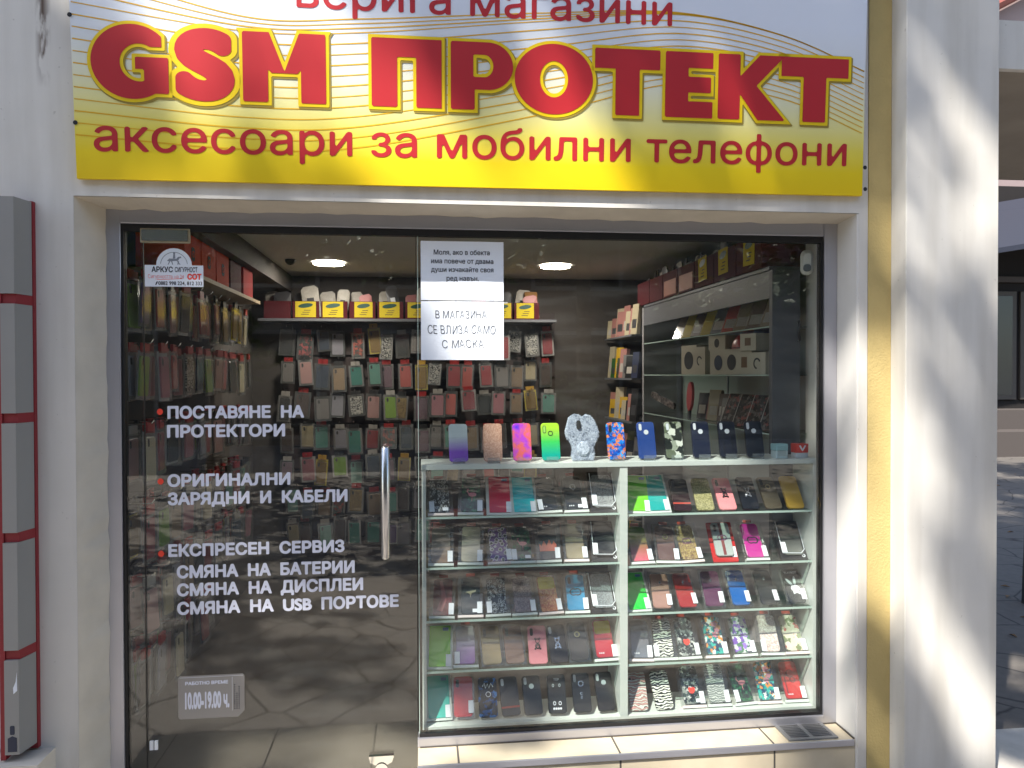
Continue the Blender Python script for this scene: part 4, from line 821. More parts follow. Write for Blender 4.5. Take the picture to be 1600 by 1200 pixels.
def packet_mesh(w, h, ins_m, hd_m, bk_m):
    """one packet hanging from a hook: insert card, clear bag, header card"""
    k = (round(w, 3), round(h, 3), ins_m.name, hd_m.name, bk_m.name)
    if k not in _pk:
        a = MB().prism(rr(w*.74, h*.70, w*.08, 3, 0, -h*.93), -.006, .002, ch=.001); a.prism(rr(w*.13, h*.13, w*.06, 3, -w*.2, -h*.39), -.0068, -.0055, 1)
        e = MB().prism(rr(w*.92, h*.84, w*.04, 2, 0, -h*.985), .0024, .0045)
        c = MB().box(-w/2, w/2, -.009, .006, -h, -h*.14)
        d = MB().box(-w*.30, w*.30, -.0075, .0050, -h*.17, 0)
        me = []
        for q, nm, mt in ((a, 'insert', [ins_m, M['dark_cut']]), (e, 'backing_card', bk_m), (c, 'clear_bag', M['bag_plastic']), (d, 'header_card', hd_m)):
            o = q.build(nm, mt); me.append(o.data); bpy.data.objects.remove(o)
        _pk[k] = me
    return _pk[k]
def packet(label, loc, rot, w, h, ci, hi, group):
    t = thing('hanging_packet', label, 'packet', loc, rot, group)
    for me, nm in zip(packet_mesh(w, h, pk_mats[ci], hd[hi], bks[0 if ci == 5 else rng.choice([1, 1, 2, 3, 3])]), ('insert', 'backing_card', 'clear_bag', 'header_card')):
        o = bpy.data.objects.new(nm, me); COL.objects.link(o); o.parent = t
    return t
rng = random.Random(11)
rack = thing('slat_board', 'dark slat board carrying hanging packets on the back wall', 'board')
b = MB()
for k in range(11): b.box(-1.03, 1.03, 2.975, 2.999, .15+k*.17, .15+k*.17+.155)
b.build('slats', plain('slat_dark', (.05, .035, .032), .6), rack)
ROWN = ['top', 'second', 'third', 'fourth', 'fifth', 'sixth', 'seventh']
PKO = ['first', 'second', 'third', 'fourth', 'fifth', 'sixth', 'seventh', 'eighth', 'ninth', 'tenth', 'eleventh', 'twelfth', 'thirteenth', 'fourteenth', 'fifteenth', 'sixteenth', 'seventeenth']
first4 = [[0, 1, 8, 3, 4, 5, 6, 0, 2, 12, 0, 12, 0, 14, 6], [2, 7, 8, 13, 9, 10, 11, 17, 5, 6, 14, 17, 14, 2, 13], [0, 12, 2, 3, 6, 7, 15, 16, 11, 19, 17, 14, 0, 19, 13], [12, 18, 9, 3, 9, 14, 4, 8, 11, 2, 10, 13, 7, 12, 2]]
hooks = MB()
for r_ in range(7):
    z = 1.885-.235*r_
    for c in range(17):
        if r_ > 4 and c > 9: continue
        x = -.97+.1205*c+rng.uniform(-.02, .02)
        ci = first4[r_][c] if r_ < 4 and c < 15 else rng.randrange(len(PK)); hi = 2 if ci == 5 else rng.choice([0, 0, 0, 1, 3, 3])
        packet('%s packet with %s header, %s in %s row of the back wall' % (PK[ci][0], HN[hi], PKO[c], ROWN[r_]), (x, 2.90+rng.uniform(-.04, .03), z+rng.uniform(-.026, .026)), (R(rng.uniform(-5, 5)), R(rng.uniform(-5, 5)), R(rng.uniform(-14, 14))), rng.choice([.100, .108, .118]), rng.choice([.19, .212, .222, .228]), ci, hi, 'packets hanging on the back wall')
        hooks.tube([(x, 2.975, z-.008), (x, 2.84, z-.003), (x, 2.83, z+.008)], .0028, 5)
hooks.build('hooks', M['steel'], rack)
# side wall racks: packets several deep on pegs that stick out of the left wall
rack = thing('peg_board', 'dark peg board carrying rows of packets on the left wall', 'board')
MB().box(-1.249, -1.235, .06, 2.05, .1, 1.97).build('board', plain('peg_dark', (.045, .035, .03), .7), rack)
pegs = MB(); rowc = [[20, 14, 7, 0, 14, 17, 19, 13, 5, 5, 18], [15, 19, 17, 6, 8, 15, 7, 17, 0, 18, 0], [18, 14, 0, 19, 3, 14, 7, 12, 2, 11, 0], [14, 15, 13, 19, 2, 18, 0, 10, 14, 9, 12], [7, 18, 3, 13, 0, 14, 2, 11, 8, 0, 19], [12, 3, 18, 0, 14, 2, 13, 8, 0, 11, 7]]
for r_ in range(6):
    z = [1.93, 1.655, 1.345, 1.04, .76, .48][r_]
    for c in range(11):
        y = .16+.172*c
        if r_ == 5 and c > 5: continue
        for d in range(3):
            ci = rowc[r_][c] if d == 2 else rng.choice([19, 14, 7, 17, 15, 18, 3, 0, 14, 8, 5, 20]); hi = rng.choice([0, 0, 1, 3])
            if r_ == 1: hi = 0
            packet('%s packet with %s header on %s left-wall row, %s peg, %s' % (PK[ci][0], HN[hi], ROWN[r_], PKO[c], ['rearmost', 'middle', 'frontmost'][d]), (-1.15+.052*d+rng.uniform(-.012, .012), y+rng.uniform(-.012, .012), z+rng.uniform(-.008, .008)), (R(rng.uniform(-3, 3)), R(rng.uniform(-3, 3)), R(88+rng.uniform(-14, 10))), .105, rng.uniform(.20, .24), ci, hi, 'packets hanging on the left wall')
        pegs.tube([(-1.236, y, z-.006), (-1.03, y, z-.002), (-1.02, y, z+.012)], .003, 5)
pegs.build('pegs', M['steel'], rack)

# ------------------------------------------------------------------ boxes on the shelf above the racks
shelf = thing('wall_shelf', 'grey shelf along the top of the back wall', 'shelf'); MB().box(-1.15, 1.0, 2.72, 2.975, 1.915, 1.934).build('shelf_board', M['grey_melamine'], shelf)
plain('mark_green', (.01, .07, .05), .5); plain('pouch', (.45, .42, .37), .5, var=.3, scale=40); plain('pouch_dark', (.05, .05, .055), .4); plain('pouch_pink', (.5, .2, .2), .5)
def yellow_label(parent, w=.115, h=.10, y=-.001, z=.01, x=0, rot=0):
    l = MB().box(-w/2, w/2, -.0012, 0, 0, h).build('yellow_label', M['yellow_card'], parent, loc=(x, y, z), rot=(0, rot, 0))
    b = MB(); b.prism(ell(0, h*.74, w*.36, h*.14, 18, .14), -.0022, -.0013); b.build('oval_mark', M['mark_green'], l)
    b = MB()
    for k in range(3): b.box(-w*.22+k*.01, w*.16+k*.006, -.0018, -.0013, h*(.16+.13*k), h*(.20+.13*k))
    b.build('written_lines', M['ink'], l)
def pouch(label, loc, rz, w, h, mt, group):
    t = thing('accessory_pouch', label, 'pouch', loc, (R(rng.uniform(-8, 8)), R(rng.uniform(-10, 10)), rz), group)
    b = MB(); b.add([(-w/2, -.004, 0), (w/2, -.004, 0), (w/2, -.004, h*.9), (w*.3, -.003, h), (-w*.35, -.003, h*.97), (-w/2, -.004, h*.88), (0, -.016, h*.4), (-w/2, .004, 0), (w/2, .004, 0), (w/2, .004, h*.9), (w*.3, .003, h), (-w*.35, .003, h*.97), (-w/2, .004, h*.88)],
      [(0, 1, 6), (1, 2, 6), (2, 3, 6), (3, 4, 6), (4, 5, 6), (5, 0, 6), (12, 11, 10, 9, 8, 7), (0, 7, 8, 1), (1, 8, 9, 2), (2, 9, 10, 3), (3, 10, 11, 4), (4, 11, 12, 5), (5, 12, 7, 0)])
    b.build('pouch_bag', mt, t)
    MB().box(-w*.2, w*.2, -.018, -.0155, h*.34, h*.62).build('printed_panel', M['pouch_dark'] if mt is not M['pouch_dark'] else M['label_white'], t)
def open_box(t, w, d, h, mt, name='card_tray'):
    b = MB(); s = .004
    b.box(-w/2, w/2, 0, d, 0, s); b.box(-w/2, w/2, 0, s, s, h); b.box(-w/2, w/2, d-s, d, s, h*1.05); b.box(-w/2, -w/2+s, s, d-s, s, h); b.box(w/2-s, w/2, s, d-s, s, h); return b.build(name, mt, t)
for k in range(10):
    x = -1.02+.2*k
    t = thing('card_tray', 'dark red card tray on the back shelf, %s from the door side' % PKO[k], 'box', (x, 2.745, 1.9345), group='dark red trays on the back shelf')
    open_box(t, .185, .2, .125, M['wine_card'])
    if k not in (0, ): yellow_label(t, .145 if k % 3 else .13, .112, x=rng.uniform(-.015, .015))
    for j in range(2):
        mt = [M['pouch'], M['pouch'], M['pouch_dark'], M['pouch_pink']][rng.randrange(4)]
        pouch('%s pouch in the %s tray of the back shelf' % ({'pouch': 'whitish', 'pouch_dark': 'black', 'pouch_pink': 'pinkish'}[mt.name]+(' front' if j else ' rear'), PKO[k]), (x-.045+.09*j+rng.uniform(-.01, .01), 2.775+.07*(1-j), 1.944), 0, rng.uniform(.085, .125), rng.uniform(.17, .245), mt, 'pouches standing in the back trays')
# toys near the paper notice on the back shelf
t = thing('plush_toy', 'small plush bus toy with round eyes on the back shelf', 'toy', (.82, 2.80, 2.063)); MB().box(-.05, .05, 0, .07, 0, .085).build('toy_body', plain('toy_tan', (.33, .17, .06), .9), t, bevel=.015)
for s in (-1, 1): MB().prism(ell(s*.022, .035, .016, .016, 14), -.004, .0).build('toy_eye', M['label_white'], t); MB().prism(ell(s*.022, .035, .007, .007, 10), -.006, -.0041).build('toy_pupil', M['ink'], t)
# left: orange boxes on a peg shelf
shelf = thing('peg_shelf', 'pale wooden shelf under orange boxes high on the left wall', 'shelf'); MB().box(-1.249, -.985, .45, 1.98, 1.965, 1.984).build('shelf_board', plain('pine', (.40, .30, .18), .6), shelf)
for k, (y, mt, nm) in enumerate(((.62, 'orange_card', 'orange'), (.88, 'orange_card', 'orange'), (1.14, 'orange_card', 'orange'), (1.42, 'wine_card', 'dark red'), (1.72, 'red_card', 'red'))):
    t = thing('card_box', '%s card box on the left wall shelf, %s from the window' % (nm, PKO[k]), 'box', (-1.0, y, 1.9845), (0, 0, R(90)), 'boxes on the left wall shelf')
    open_box(t, .24, .2, .16, M[mt], 'box_shell')
    if k < 3:
        b = MB(); b.prism(rr(.05, .06, .012, 4, 0, .05), -.0014, -.0002); b.build('black_logo', M['ink'], t); b = MB(); b.ring((0, .08), .008, .015, -.0024, -.0015); b.build('logo_ring', M[mt], t)
    for j in range(3): pouch('whitish pouch in %s left-shelf box, %s inside' % (PKO[k], ORD[j]), (-1.05-.05*rng.random(), y-.07+.07*j, 2.0), R(90+rng.uniform(-25, 25)), .085, rng.uniform(.17, .225), M['pouch'], 'pouches in the left shelf boxes')

# ------------------------------------------------------------------ right wall cabinet with pale painted mirror and contents
cab = thing('wall_cabinet', 'grey wall cabinet with pale painted mirror back and glass shelves beside the showcase', 'cabinet')
GX0, GX1 = 1.49, 1.76
MB().box(GX0, 1.615, .205, .235, 0, 1.975).build('side_panel', plain('cabinet_end', (.085, .09, .10), .5), cab, bevel=.001)
MB().box(GX0, GX1+.03, 2.13, 2.16, 0, 1.975).build('side_panel', plain('cabinet_grey', (.36, .35, .36), .5), cab, bevel=.001)
MB().box(GX0+.002, GX0+.02, .2355, 2.1295, 1.855, 1.972).build('header_panel', M['grey_melamine'], cab)
MB().box(GX0+.0, GX1+.03, .2355, 2.1295, 1.976, 1.992).build('top_board', M['grey_melamine'], cab)
MB().box(GX1, GX1+.03, .2355, 2.1295, 0, 1.9755).build('back_panel', M['cabinet_grey'], cab)
plain('mirror', (.40, .43, .42), .2); MB().box(GX1-.006, GX1-.0005, .24, 2.10, .9, 1.84).build('mirror', M['mirror'], cab)  # plain pale grey sheet; the mirror's reflected brightness is put into its colour
for yy in (.62, 1.32): MB().box(GX1-.012, GX1-.0065, yy, yy+.014, .9, 1.84).build('mirror_trim', M['aluminium'], cab)
for z in (1.735, 1.525, 1.27): 
    s_ = MB().box(GX0+.004, GX1-.014, .236, 2.129, z-.006, z).build('glass_shelf', M['shelf_glass'], cab); MB().box(GX0+.002, GX0+.0038, .236, 2.129, z-.006, z).build('shelf_edge', M['glass_edge'], s_)
b = MB(); b.tube([(1.608, .203, 1.67), (1.604, .185, 1.672), (1.595, .176, 1.695), (1.595, .176, 1.725), (1.604, .185, 1.748), (1.608, .203, 1.75)], .005, 8); b.build('handle', M['black_plastic'], cab, smooth=True)
# trays on top with yellow labels
for k in range(7):
    y = .30+.28*k
    t = thing('card_tray', 'wine red card tray on the wall cabinet, %s from the window' % PKO[k], 'box', (1.482, y+.13, 1.9925), (0, 0, R(-90)), 'dark red trays on the wall cabinet')
    open_box(t, .27, .2, .15, M['wine_card'])
    if k < 3: yellow_label(t, .12, .125, z=.03, x=rng.uniform(-.02, .02), rot=R(rng.uniform(-6, 6)))
    elif k < 5: MB().box(-.11, .11, -.0014, -.0002, .01, .10).build('orange_strip', plain('salmon_card', (.42, .13, .07), .6), t)
    for j in range(3): pouch('%s pouch in cabinet tray %s from the window' % (['front black', 'middle whitish', 'rear black'][j], PKO[k]), (1.52+.03*rng.random(), y+.05+.08*j, 2.0), R(-90+rng.uniform(-20, 20)), .09, rng.uniform(.17, .21), [M['pouch_dark'], M['pouch'], M['pouch_dark']][j], 'pouches in the cabinet trays')
# shelf 1: leaning packs; shelf 2: headphone boxes; shelf 3: folios, brush
plain('kraft', (.30, .20, .10), .6, var=.3, scale=60); plain('pack_brown', (.16, .09, .05), .5); plain('box_cream', (.52, .48, .38), .5); plain('disc_dark', (.03, .035, .04), .4); plain('disc_blue', (.03, .05, .09), .4)
for k in range(9):
    y = .33+.15*k; mt = [M['kraft'], M['pack_brown'], M['kraft'], M['orange_card'], M['pouch_dark'], M['yellow_card'], M['pack_brown'], M['yellow_card'], M['kraft']][k]
    t = thing('flat_pack', '%s flat pack leaning on the upper glass cabinet shelf, %s from window' % ({'kraft': 'kraft brown', 'pack_brown': 'dark brown', 'orange_card': 'orange', 'pouch_dark': 'black', 'yellow_card': 'yellow'}[mt.name], PKO[k]), 'pack', (1.545, y, 1.7355), (R(-24), R(0), R(-70)), 'packs on the upper cabinet shelf')
    MB().box(-.062, .062, -.012, .008, 0, .15).build('card', mt, t); MB().box(-.05, .05, -.0135, -.0125, .02, .07).build('label_panel', M['yellow_card'] if k in (5, 7) else M['pouch'], t); MB().box(-.066, .066, -.0145, .010, -.0, .155).build('clear_wrap', M['bag_plastic'], t)
for k, (y, z, w_, h_, dm) in enumerate(((1.30, 1.5255, .16, .165, 'disc_dark'), (1.13, 1.5255, .11, .15, None), (.86, 1.5255, .15, .125, 'disc_blue'), (.69, 1.5255, .14, .125, 'disc_dark'), (.54, 1.5255, .12, .11, 'pack_brown'), (.40, 1.5255, .12, .10, None), (.88, 1.651, .15, .075, 'disc_dark'), (.50, 1.636, .12, .08, 'pack_brown'))):
    t = thing('gadget_box', 'cream gadget box %s on the middle cabinet shelf, %s from far end' % (('with %s picture' % {'disc_dark': 'black disc', 'disc_blue': 'blue disc', 'pack_brown': 'brown'}[dm]) if dm else 'without picture', PKO[k]), 'box', (1.51, y, z), (0, 0, R(-78)), 'gadget boxes on the cabinet shelf')
    MB().box(-w_/2, w_/2, 0, .09, 0, h_).build('carton', M['box_cream'], t, bevel=.001)
    if dm == 'pack_brown': MB().box(-.022, .022, -.001, -.0002, h_*.3, h_*.75).build('picture', M[dm], t)
    elif dm: MB().prism(ell(0, h_*.48, h_*.29, h_*.31, 20), -.001, -.0002).build('picture', M[dm], t)
    else: b = MB(); b.ring((0, h_*.5), .018, .026, -.001, -.0002, 16, .4, 4.6); b.build('picture', M['disc_dark'], t)
def dome(name, label, loc, r, mt, sz=.8):
    b = MB(); n = 18
    for k in range(8): a = k*math.pi/2/7.5; b.v += [(r*math.cos(a)*math.cos(q*2*math.pi/n), r*.7*math.cos(a)*math.sin(q*2*math.pi/n), r*sz*math.sin(a)) for q in range(n)]
    b.f = [(k*n+i, k*n+(i+1) % n, (k+1)*n+(i+1) % n, (k+1)*n+i) for k in range(7) for i in range(n)]+[tuple(7*n+i for i in range(n))]; b.m = [0]*len(b.f)
    t = thing(name, label, 'speaker', loc, (0, 0, R(-70))); b.build('shell', mt, t, smooth=True)
    b = MB(); b.ring((0, .012), r*.9, r*.98, -.0, .004, 24); b.build('base_ring', M['black_plastic'], t, rot=(R(90), 0, 0), loc=(0, 0, .001))
dome('dome_speaker', 'red dome speaker standing on cream boxes in the cabinet', (1.58, .66, 1.651), .09, plain('speaker_red', (.36, .015, .02), .35), .9)
dome('dome_speaker', 'dark blue dome speaker behind the red one in the cabinet', (1.62, .56, 1.665), .075, plain('speaker_blue', (.02, .025, .10), .3), 1.2)
for k in range(4):
    t = thing('folio_case', 'dark patterned folio case leaning on the lower cabinet shelf, %s from window' % PKO[k], 'phone case', (1.53, .34+.15*k, 1.271), (R(-26), 0, R(-66)), 'folio cases on the cabinet shelf')
    MB().prism(rr(.085, .17, .006, 3), -.012, 0, ch=.001).build('cover', pat('folio_print', 'patches', ['#211d1c', '#3a312d', '#5a4a44', '#8a4a44', '#191716', '#6d6862'], 70), t); MB().box(-.0435, -.040, -.0135, .0015, 0, .17).build('spine_edge', M['pouch'], t)
for k in range(5):
    nm, cc = [('grey', '#6d6a66'), ('brown', '#4a382c'), ('cream', '#a79c84'), ('dusty pink', '#8a5c56'), ('dark grey', '#35343a')][k]
    t = thing('small_pack', '%s small pack in the middle of the lower cabinet shelf' % nm, 'pack', (1.60+.02*(k % 2), .98+.085*k, 1.271), (R(-10), 0, R(-75+8*(k % 3))), 'small packs on the lower cabinet shelf')
    MB().box(-.038, .038, -.014, .012, 0, .13+.02*(k % 3)).build('carton', plain('rk_'+nm.replace(' ', '_'), cc, .5), t); MB().box(-.026, .026, -.0152, -.0142, .03, .08).build('label_panel', M['pouch'], t)
t = thing('hair_brush', 'pink oval paddle brush standing on the lower cabinet shelf', 'brush', (1.53, 1.34, 1.271), (0, R(6), R(-80)))
MB().prism(ell(0, .13, .032, .085, 22), -.012, .004, ch=.003).build('paddle', plain('brush_pink', (.55, .10, .11), .5), t); MB().prism(rr(.022, .06, .008, 4, 0, 0), -.010, .003).build('handle', M['pouch_dark'], t)
t = thing('patterned_strap', 'long patterned grip strap with round end hooked in the cabinet', 'strap', (1.495, 1.72, 1.345), (0, R(12), R(-82)))
MB().prism(rr(.33, .042, .020, 5), -.008, .004, ch=.002).build('band', pat('strap_print', 'patches', ['#3a3634', '#5f5a58', '#837b78', '#2a2726'], 80), t); MB().prism(ell(-.145, .021, .006, .006, 10), -.0095, -.0075).build('eyelet', M['dark_cut'], t)
# far right rack behind the cabinet
rk = thing('corner_rack', 'dim corner rack with small shelves beyond the wall cabinet', 'rack'); b = MB()
for z in (.3, .6, .9, 1.2, 1.5, 1.8): b.box(1.42, 1.74, 2.18, 2.96, z-.012, z)
b.build('rack_shelves', M['grey_melamine'], rk); MB().box(1.72, 1.745, 2.17, 2.97, .0, 2.0).build('rack_back', plain('peg_dark', (.045, .035, .03), .7), rk)
cols_ = [('olive', '#4a5030'), ('cream', '#b5a98c'), ('grey', '#6f6c6a'), ('yellow', '#c9a01a'), ('dark blue', '#28304a'), ('dusty pink', '#a8746c'), ('green', '#2f5a2a'), ('black', '#161618')]
for r_ in range(6):
    for c in range(8):
        cn, cc = cols_[(r_*5+c*3+(r_*c) % 4) % 8]; h_ = rng.uniform(.13, .24)
        t = thing('small_pack', '%s small pack on %s corner rack shelf, %s from the cabinet' % (cn, ['lowest', 'second', 'third', 'fourth', 'fifth', 'highest'][r_], ORD[c]), 'pack', (1.445+rng.uniform(0, .03), 2.22+.092*c, .3005+.3*r_), (R(-6), 0, R(-70+rng.uniform(-10, 10))), 'small packs on the corner rack')
        MB().box(-.045, .045, -.015, .012, 0, h_).build('carton', plain('rack_'+cn.replace(' ', '_'), cc, .5), t); MB().box(-.03, .03, -.0162, -.0152, h_*.2, h_*.5).build('label_panel', M['pouch'] if c % 2 else M['pouch_dark'], t)
t = thing('alarm_sensor', 'white curved alarm sensor in the top inner corner of the window', 'sensor', (1.575, .07, 1.985), (0, 0, R(-25)))
MB().prism(rr(.05, .10, .022, 6, 0, -.05), -.025, .02, ch=.012).build('housing', M['white_paint'], t); MB().prism(rr(.03, .03, .012, 5, 0, -.04), -.028, -.0252).build('lens_window', M['grey_melamine'], t)

# ------------------------------------------------------------------ red framed panel column on the left wall
t = thing('panel_column', 'grey bevelled panels in a red metal frame on the left wall', 'panel', (0, 0, 0))
plain('panel_grey', (.27, .265, .25), .4, var=.08, scale=6); plain('frame_red', (.24, .014, .02), .5, var=.1)
MB().box(-1.355, -1.292, -.178, -.159, .27, 2.115).build('red_frame', M['frame_red'], t, bevel=.001)
b = MB(); 
for z in (.60, .985, 1.375, 1.765): b.add([(-1.355, -.250, z), (-1.312, -.250, z), (-1.294, -.178, z), (-1.355, -.178, z), (-1.355, -.250, z+.032), (-1.312, -.250, z+.032), (-1.294, -.178, z+.032), (-1.355, -.178, z+.032)], [(0, 3, 2, 1), (4, 5, 6, 7), (0, 1, 5, 4), (1, 2, 6, 5), (3, 0, 4, 7)])
b.box(-1.372, -1.356, -.255, -.159, .27, 2.115)
b.build('red_bars', M['frame_red'], t)
for z0, z1 in ((.29, .5995), (.6325, .9845), (1.0175, 1.3745), (1.4075, 1.7645), (1.7975, 2.112)):
    b = MB(); xs = [(-1.3555, -.262), (-1.3115, -.262), (-1.2955, -.182), (-1.2955, -.1785), (-1.3555, -.1785)]; n = len(xs)
    b.add([(x, y, z0) for x, y in xs]+[(x, y, z1) for x, y in xs], [(i, (i+1) % n, n+(i+1) % n, n+i) for i in range(n)]+[tuple(range(n-1, -1, -1)), tuple(range(n, 2*n))]); b.build('grey_panel', M['panel_grey'], t)
b = MB(); b.prism([(-1.346, .300), (-1.318, .300), (-1.318, .345), (-1.332, .352), (-1.346, .345)], -.2632, -.2623); b.prism(rr(.014, .03, .004, 3, -1.332, .356), -.2632, -.2623); b.build('blue_sticker', plain('sticker_navy', (.02, .025, .05), .5), t)
b = MB(); b.prism([(-1.327, .49), (-1.316, .50), (-1.3165, .56), (-1.320, .53), (-1.328, .51)], -.2632, -.2623); b.build('torn_sticker', M['label_white'], t)
tag(MB().box(-3.5, -1.245, -.285, -.158, -.15, .262).build('wall_plinth', M['beige_plaster']), 'low beige plinth at the foot of the left wall', 'plinth')
t = thing('neighbour_window', 'pale bluish shop window beyond the red framed panels', 'window'); MB().box(-2.6, -1.374, -.172, -.161, .4, 2.0).build('pane', plain('pale_window', (.45, .52, .56), .1), t); MB().box(-2.6, -1.374, -.18, -.161, .27, .398).build('bottom_rail', M['aluminium'], t)

# ------------------------------------------------------------------ what shows past the right corner
tag(MB().box(2.30, 3.3, -.32, .22, -.149, -.06).build('kerb', plain('kerb_stone', (.50, .47, .42), .85, var=.25, scale=12, bump=.6), bevel=.02), kind='structure')
t = thing('canopy', 'concrete canopy with peeling underside beyond the corner pillar', 'canopy')
MB().box(2.26, 6.5, -.1, 1.6, 2.76, 2.90).build('slab', plain('peeling', (.32, .28, .23), .9, var=.45, scale=2.2, bump=.4), t); MB().box(2.26, 6.5, -.13, -.101, 2.73, 2.92).build('fascia', M['white_plaster'], t)
far = thing('far_building', 'pink upper storey over a dark shop front across the passage', 'building')
MB().box(7, 26, 12.6, 18, 5.6, 15).build('upper_wall', plain('pink_wall', (.28, .21, .20), .8, var=.1, scale=1), far); MB().box(13.7, 26, 12.5, 12.599, 7.2, 15).build('teal_strip', plain('teal_wall', (.30, .44, .46), .8), far)
MB().box(7, 26, 12.6, 18, -.15, 5.599).build('shop_front', plain('shop_brown', (.022, .019, .018), .8, spec=.2), far)
b = MB(); b.add([(9, 12.3, 4.6), (26, 12.3, 7.6), (26, 10.8, 6.4), (9, 10.8, 3.6), (9, 12.3, 4.5), (26, 12.3, 7.5), (26, 10.8, 6.3), (9, 10.8, 3.5)], [(0, 3, 2, 1), (4, 5, 6, 7), (3, 7, 6, 2), (0, 4, 7, 3), (1, 2, 6, 5)]); b.build('awning', plain('awning_dark', (.02, .022, .035), .6), far)
b = MB(); b.tube([(11.5, 12.4, 9.0), (16, 12.4, 11.4)], .12, 8); b.build('gutter', plain('rust_red', (.25, .07, .05), .6), far)
MB().box(7, 26, 11.9, 12.59, -.149, .75).build('plinth', plain('plinth_tan', (.075, .062, .055), .85), far); b = MB(); b.box(7, 26, 11.2, 11.899, -.149, .35); b.build('step', M['plinth_tan'], far)
for k in range(9):
    f_ = MB().box(8.2+1.6*k, 9.7+1.6*k, 12.54, 12.599, .95, 3.3).build('window', plain('far_frame', (.07, .06, .05), .7), far); MB().box(8.3+1.6*k, 9.6+1.6*k, 12.53, 12.5395, 1.05, 3.2).build('pane', plain('far_pane', (.03, .035, .035), .15), f_)
MB().box(7, 26, 12.5, 12.599, 3.5, 3.62).build('ledge', M['plinth_tan'], far)
t = thing('black_post', 'black tapered post standing on the paving beyond the pillar', 'post', (4.39, 2.17, -.15)); b = MB(); b.tube([(0, 0, 0), (0, 0, .55)], [.06, .045], 10); b.build('shaft', M['black_plastic'], t); b = MB(); b.tube([(0, 0, .55), (0, 0, .60)], [.05, .02], 10); b.build('cap', M['black_plastic'], t)
b = MB(); rl = random.Random(5)
for k in range(260):
    x, y = rl.uniform(2.6, 10), rl.uniform(-1, 9); a = rl.uniform(0, 6.28); s = rl.uniform(.03, .06); z = -.143+rl.uniform(0, .01)
    b.add([(x+s*math.cos(a), y+s*math.sin(a), z), (x-.4*s*math.sin(a), y+.4*s*math.cos(a), z+.012), (x-s*math.cos(a), y-s*math.sin(a), z), (x+.4*s*math.sin(a), y-.4*s*math.cos(a), z+.01)], [(0, 1, 2, 3)])
tag(b.build('fallen_leaves', plain('dry_leaf', (.22, .12, .05), .8)), kind='stuff')

# ------------------------------------------------------------------ street behind the viewer: it shades the front and shows in the glass
def leaf_mat():
    m, t, b = newmat('leaf'); MATS['leaf'] = m
    b.inputs['Base Color'].default_value = (.05, .09, .025, 1); b.inputs['Roughness'].default_value = .5
leaf_mat(); plain('bark', (.10, .08, .06), .9, var=.3, scale=15, bump=.8)
def crown_from(clumps, rnd, per=110, size=.075):
    b = MB()
    for c, ax, (ra, rb) in clumps:
        ax = ax.normalized(); u = ax.orthogonal().normalized(); v = ax.cross(u)
        for k in range(per):
            p = c+ax*ra*rnd.uniform(-1, 1)+(u*rnd.gauss(0, .5)+v*rnd.gauss(0, .5))*rb
            d = Vector((rnd.gauss(0, 1), rnd.gauss(0, 1), rnd.gauss(0, .6))).normalized(); e = d.orthogonal().normalized(); s = size*rnd.uniform(.7, 1.3)
            b.add([p-d*s, p+e*s*.45, p+d*s, p-e*s*.45], [(0, 1, 2, 3)])
    return b
def lit(X, Z):
    """0..1, how open the crown is over the point (X, Z) of the facade"""
    o = .0
    for cx, cz, a, b_, k in ((1.98, 2.12, .15, .34, .95), (1.84, 1.60, .34, .20, 1), (2.10, 1.12, .11, .40, .9), (1.83, 1.02, .09, .16, .8), (1.98, .42, .16, .26, .85), (2.0, 2.85, .2, .14, .8), (1.80, .10, .14, .18, .8), (.88, .82, 1.02, .80, 1), (1.62, 1.55, .16, .24, .9), (.55, 2.22, .26, .10, .95), (-.30, 2.36, .40, .22, 1), (.95, 2.85, .25, .2, .8), (-.85, 2.75, .16, .26, .7), (.42, 2.55, .10, .3, .6), (-.92, 2.22, .2, .11, .9), (1.30, 2.20, .14, .10, .9), (.2, .15, .8, .25, .9), (-.35, -.3, .55, .28, .9), (.9, -.25, .5, .2, .8), (.12, 1.62, .2, .09, .9), (-.08, .66, .16, .08, .9), (.05, 2.82, .22, .14, .8), (.75, 2.62, .12, .3, .5), (1.45, 2.8, .22, .2, .9)):
        o = max(o, k*math.exp(-(((X-cx)/a)**2+((Z-cz)/b_)**2)**2))
    return o
rt = random.Random(21); cl = []; tries = 0
DIAG = Vector((.5, 0, -.86))
while len(cl) < 215 and tries < 9000:
    tries += 1; X, Z = rt.uniform(-3.2, 3.2), rt.uniform(-.9, 4.6)
    ax = (DIAG+Vector((rt.gauss(0, .15), rt.gauss(0, .5), rt.gauss(0, .15)))).normalized(); ra, rb = rt.uniform(.2, .45), rt.uniform(.08, .17); op = 0
    for q in (-1, -.5, 0, .5, 1):
        e = ax*(ra*q); e = e-SUN*(e.y/SUN.y); op = max(op, lit(X+e.x, Z+e.z))
    if rt.uniform(.1, .9) < op: continue
    cl.append((Vector((X, -.16, Z))+SUN*rt.uniform(11.5, 15), ax, (ra, rb)))
for k in range(34): cl.append((Vector((rt.uniform(-2.2, -1.12), -.16, rt.uniform(-.1, 2.9)))+SUN*rt.uniform(11.5, 15), DIAG+Vector((rt.gauss(0, .15), rt.gauss(0, .5), 0)), (rt.uniform(.15, .3), rt.uniform(.08, .15))))
cl3 = [(Vector((xg, .826*0+yg, -.15))+SUN*rt.uniform(14, 19), Vector((rt.gauss(0, 1), rt.gauss(0, 1), rt.gauss(0, .5))), (rt.uniform(.5, 1.), rt.uniform(.3, .6))) for yg in [rt.uniform(1.2, 10) for _ in range(80)] for xg in [.83*(yg+2.95)+rt.uniform(-1.3, 1.6)]]  # clumps set along the sun direction to shade the passage ground
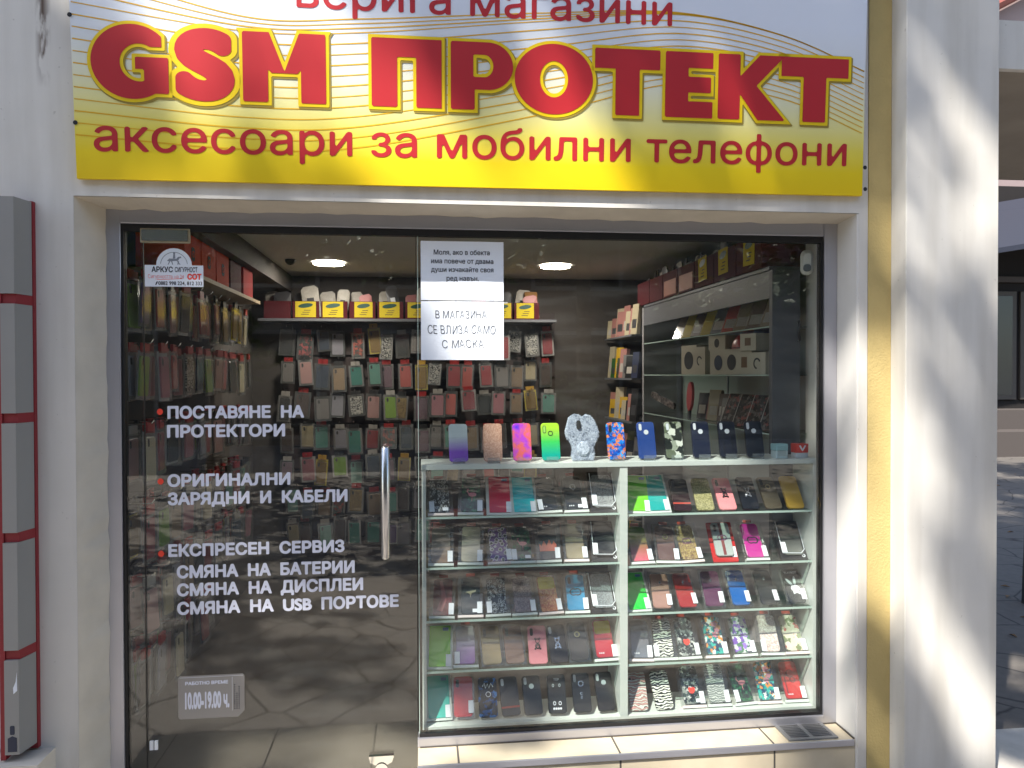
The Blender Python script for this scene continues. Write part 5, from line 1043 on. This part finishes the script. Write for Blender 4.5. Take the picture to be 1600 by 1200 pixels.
cl2 = [(Vector((rt.uniform(-5, 8), -.16, rt.uniform(-9, -1.2)))+SUN*rt.uniform(13, 17), Vector((rt.gauss(0, 1), rt.gauss(0, 1), rt.gauss(0, .5))), (rt.uniform(.3, .8), rt.uniform(.12, .3))) for _ in range(95)]
def tree(label, base, clumps, rnd, per, size=.075, fork=None):
    t = thing('street_tree', label, 'tree', (0, 0, 0), group='trees along the street'); crown_from(clumps, rnd, per, size).build('crown', M['leaf'], t)
    cen = sum((c for c, _, _ in clumps), Vector())/len(clumps); b = MB(); top = fork or Vector((base[0]*.6+cen.x*.4, base[1]*.6+cen.y*.4, cen.z-1.6)); bs = Vector(base)
    b.tube([bs, bs+Vector((.03, .02, 1.0)), bs.lerp(top, .55), top], [.20, .15, .12, .10], 12)
    for c, _, _ in clumps[::9]:
        w_ = c-SUN*((c.y+.16)/SUN.y)
        if fork and w_.x > -.4 and w_.z < 2.9: continue
        b.tube([top, top.lerp(c, .5)+Vector((0, 0, .25)), c], [.05, .03, .012], 6)
    b.build('trunk', M['bark'], t, smooth=True)
tree('leafy street tree in front of the shop shading its sign', (-7.6, -6.2, -.15), cl, rt, 100, .08, Vector((-2.4, -.16, 2.2))+SUN*11)
tree('big added tree, out of view, shading the side passage by the pillar', (5.2, -3.2, -.15), cl3, rt, 70, .13)  # unseen tree, added to throw shade on the passage
tree('wide street tree shading the paving in front of the shop', (-6.5, -10.5, -.15), cl2, rt, 70, .1)
for (bx, by, lb, sd) in ((2.6, -9.2, 'tall street tree across the paved street opposite the showcase', 3), (-3.4, -10.5, 'tall street tree across the paved street opposite the door', 4), (6.5, -8.5, 'tall street tree across the street beyond the corner', 5)):
    r2 = random.Random(sd); c2 = [(Vector((bx, by, 5.2))+Vector((r2.gauss(0, 1.2), r2.gauss(0, 1.0), r2.gauss(0, 1.0))), Vector((r2.gauss(0, 1), r2.gauss(0, 1), r2.gauss(0, .6))), (.6, .45)) for _ in range(70)]
    tree(lb, (bx, by, -.15), c2, r2, 60, .12)
opp = thing('opposite_building', 'dark brown building across the street facing the shop', 'building')
plain('opp_wall', (.16, .13, .11), .85, var=.2, scale=1.5)
MB().box(-22, 22, -22, -16, -.15, 9).build('wall', M['opp_wall'], opp)
for k in range(11):
    for z0, z1 in ((.0, 2.6), (3.6, 5.2), (6.4, 8.0)):
        f_ = MB().box(-19.5+3.7*k, -17.2+3.7*k, -15.999, -15.93, z0, z1).build('window', plain('opp_frame', (.30, .28, .26), .6), opp); MB().box(-19.4+3.7*k, -17.3+3.7*k, -15.9295, -15.92, z0+.1, z1-.1).build('pane', plain('opp_pane', (.03, .035, .04), .1), f_)
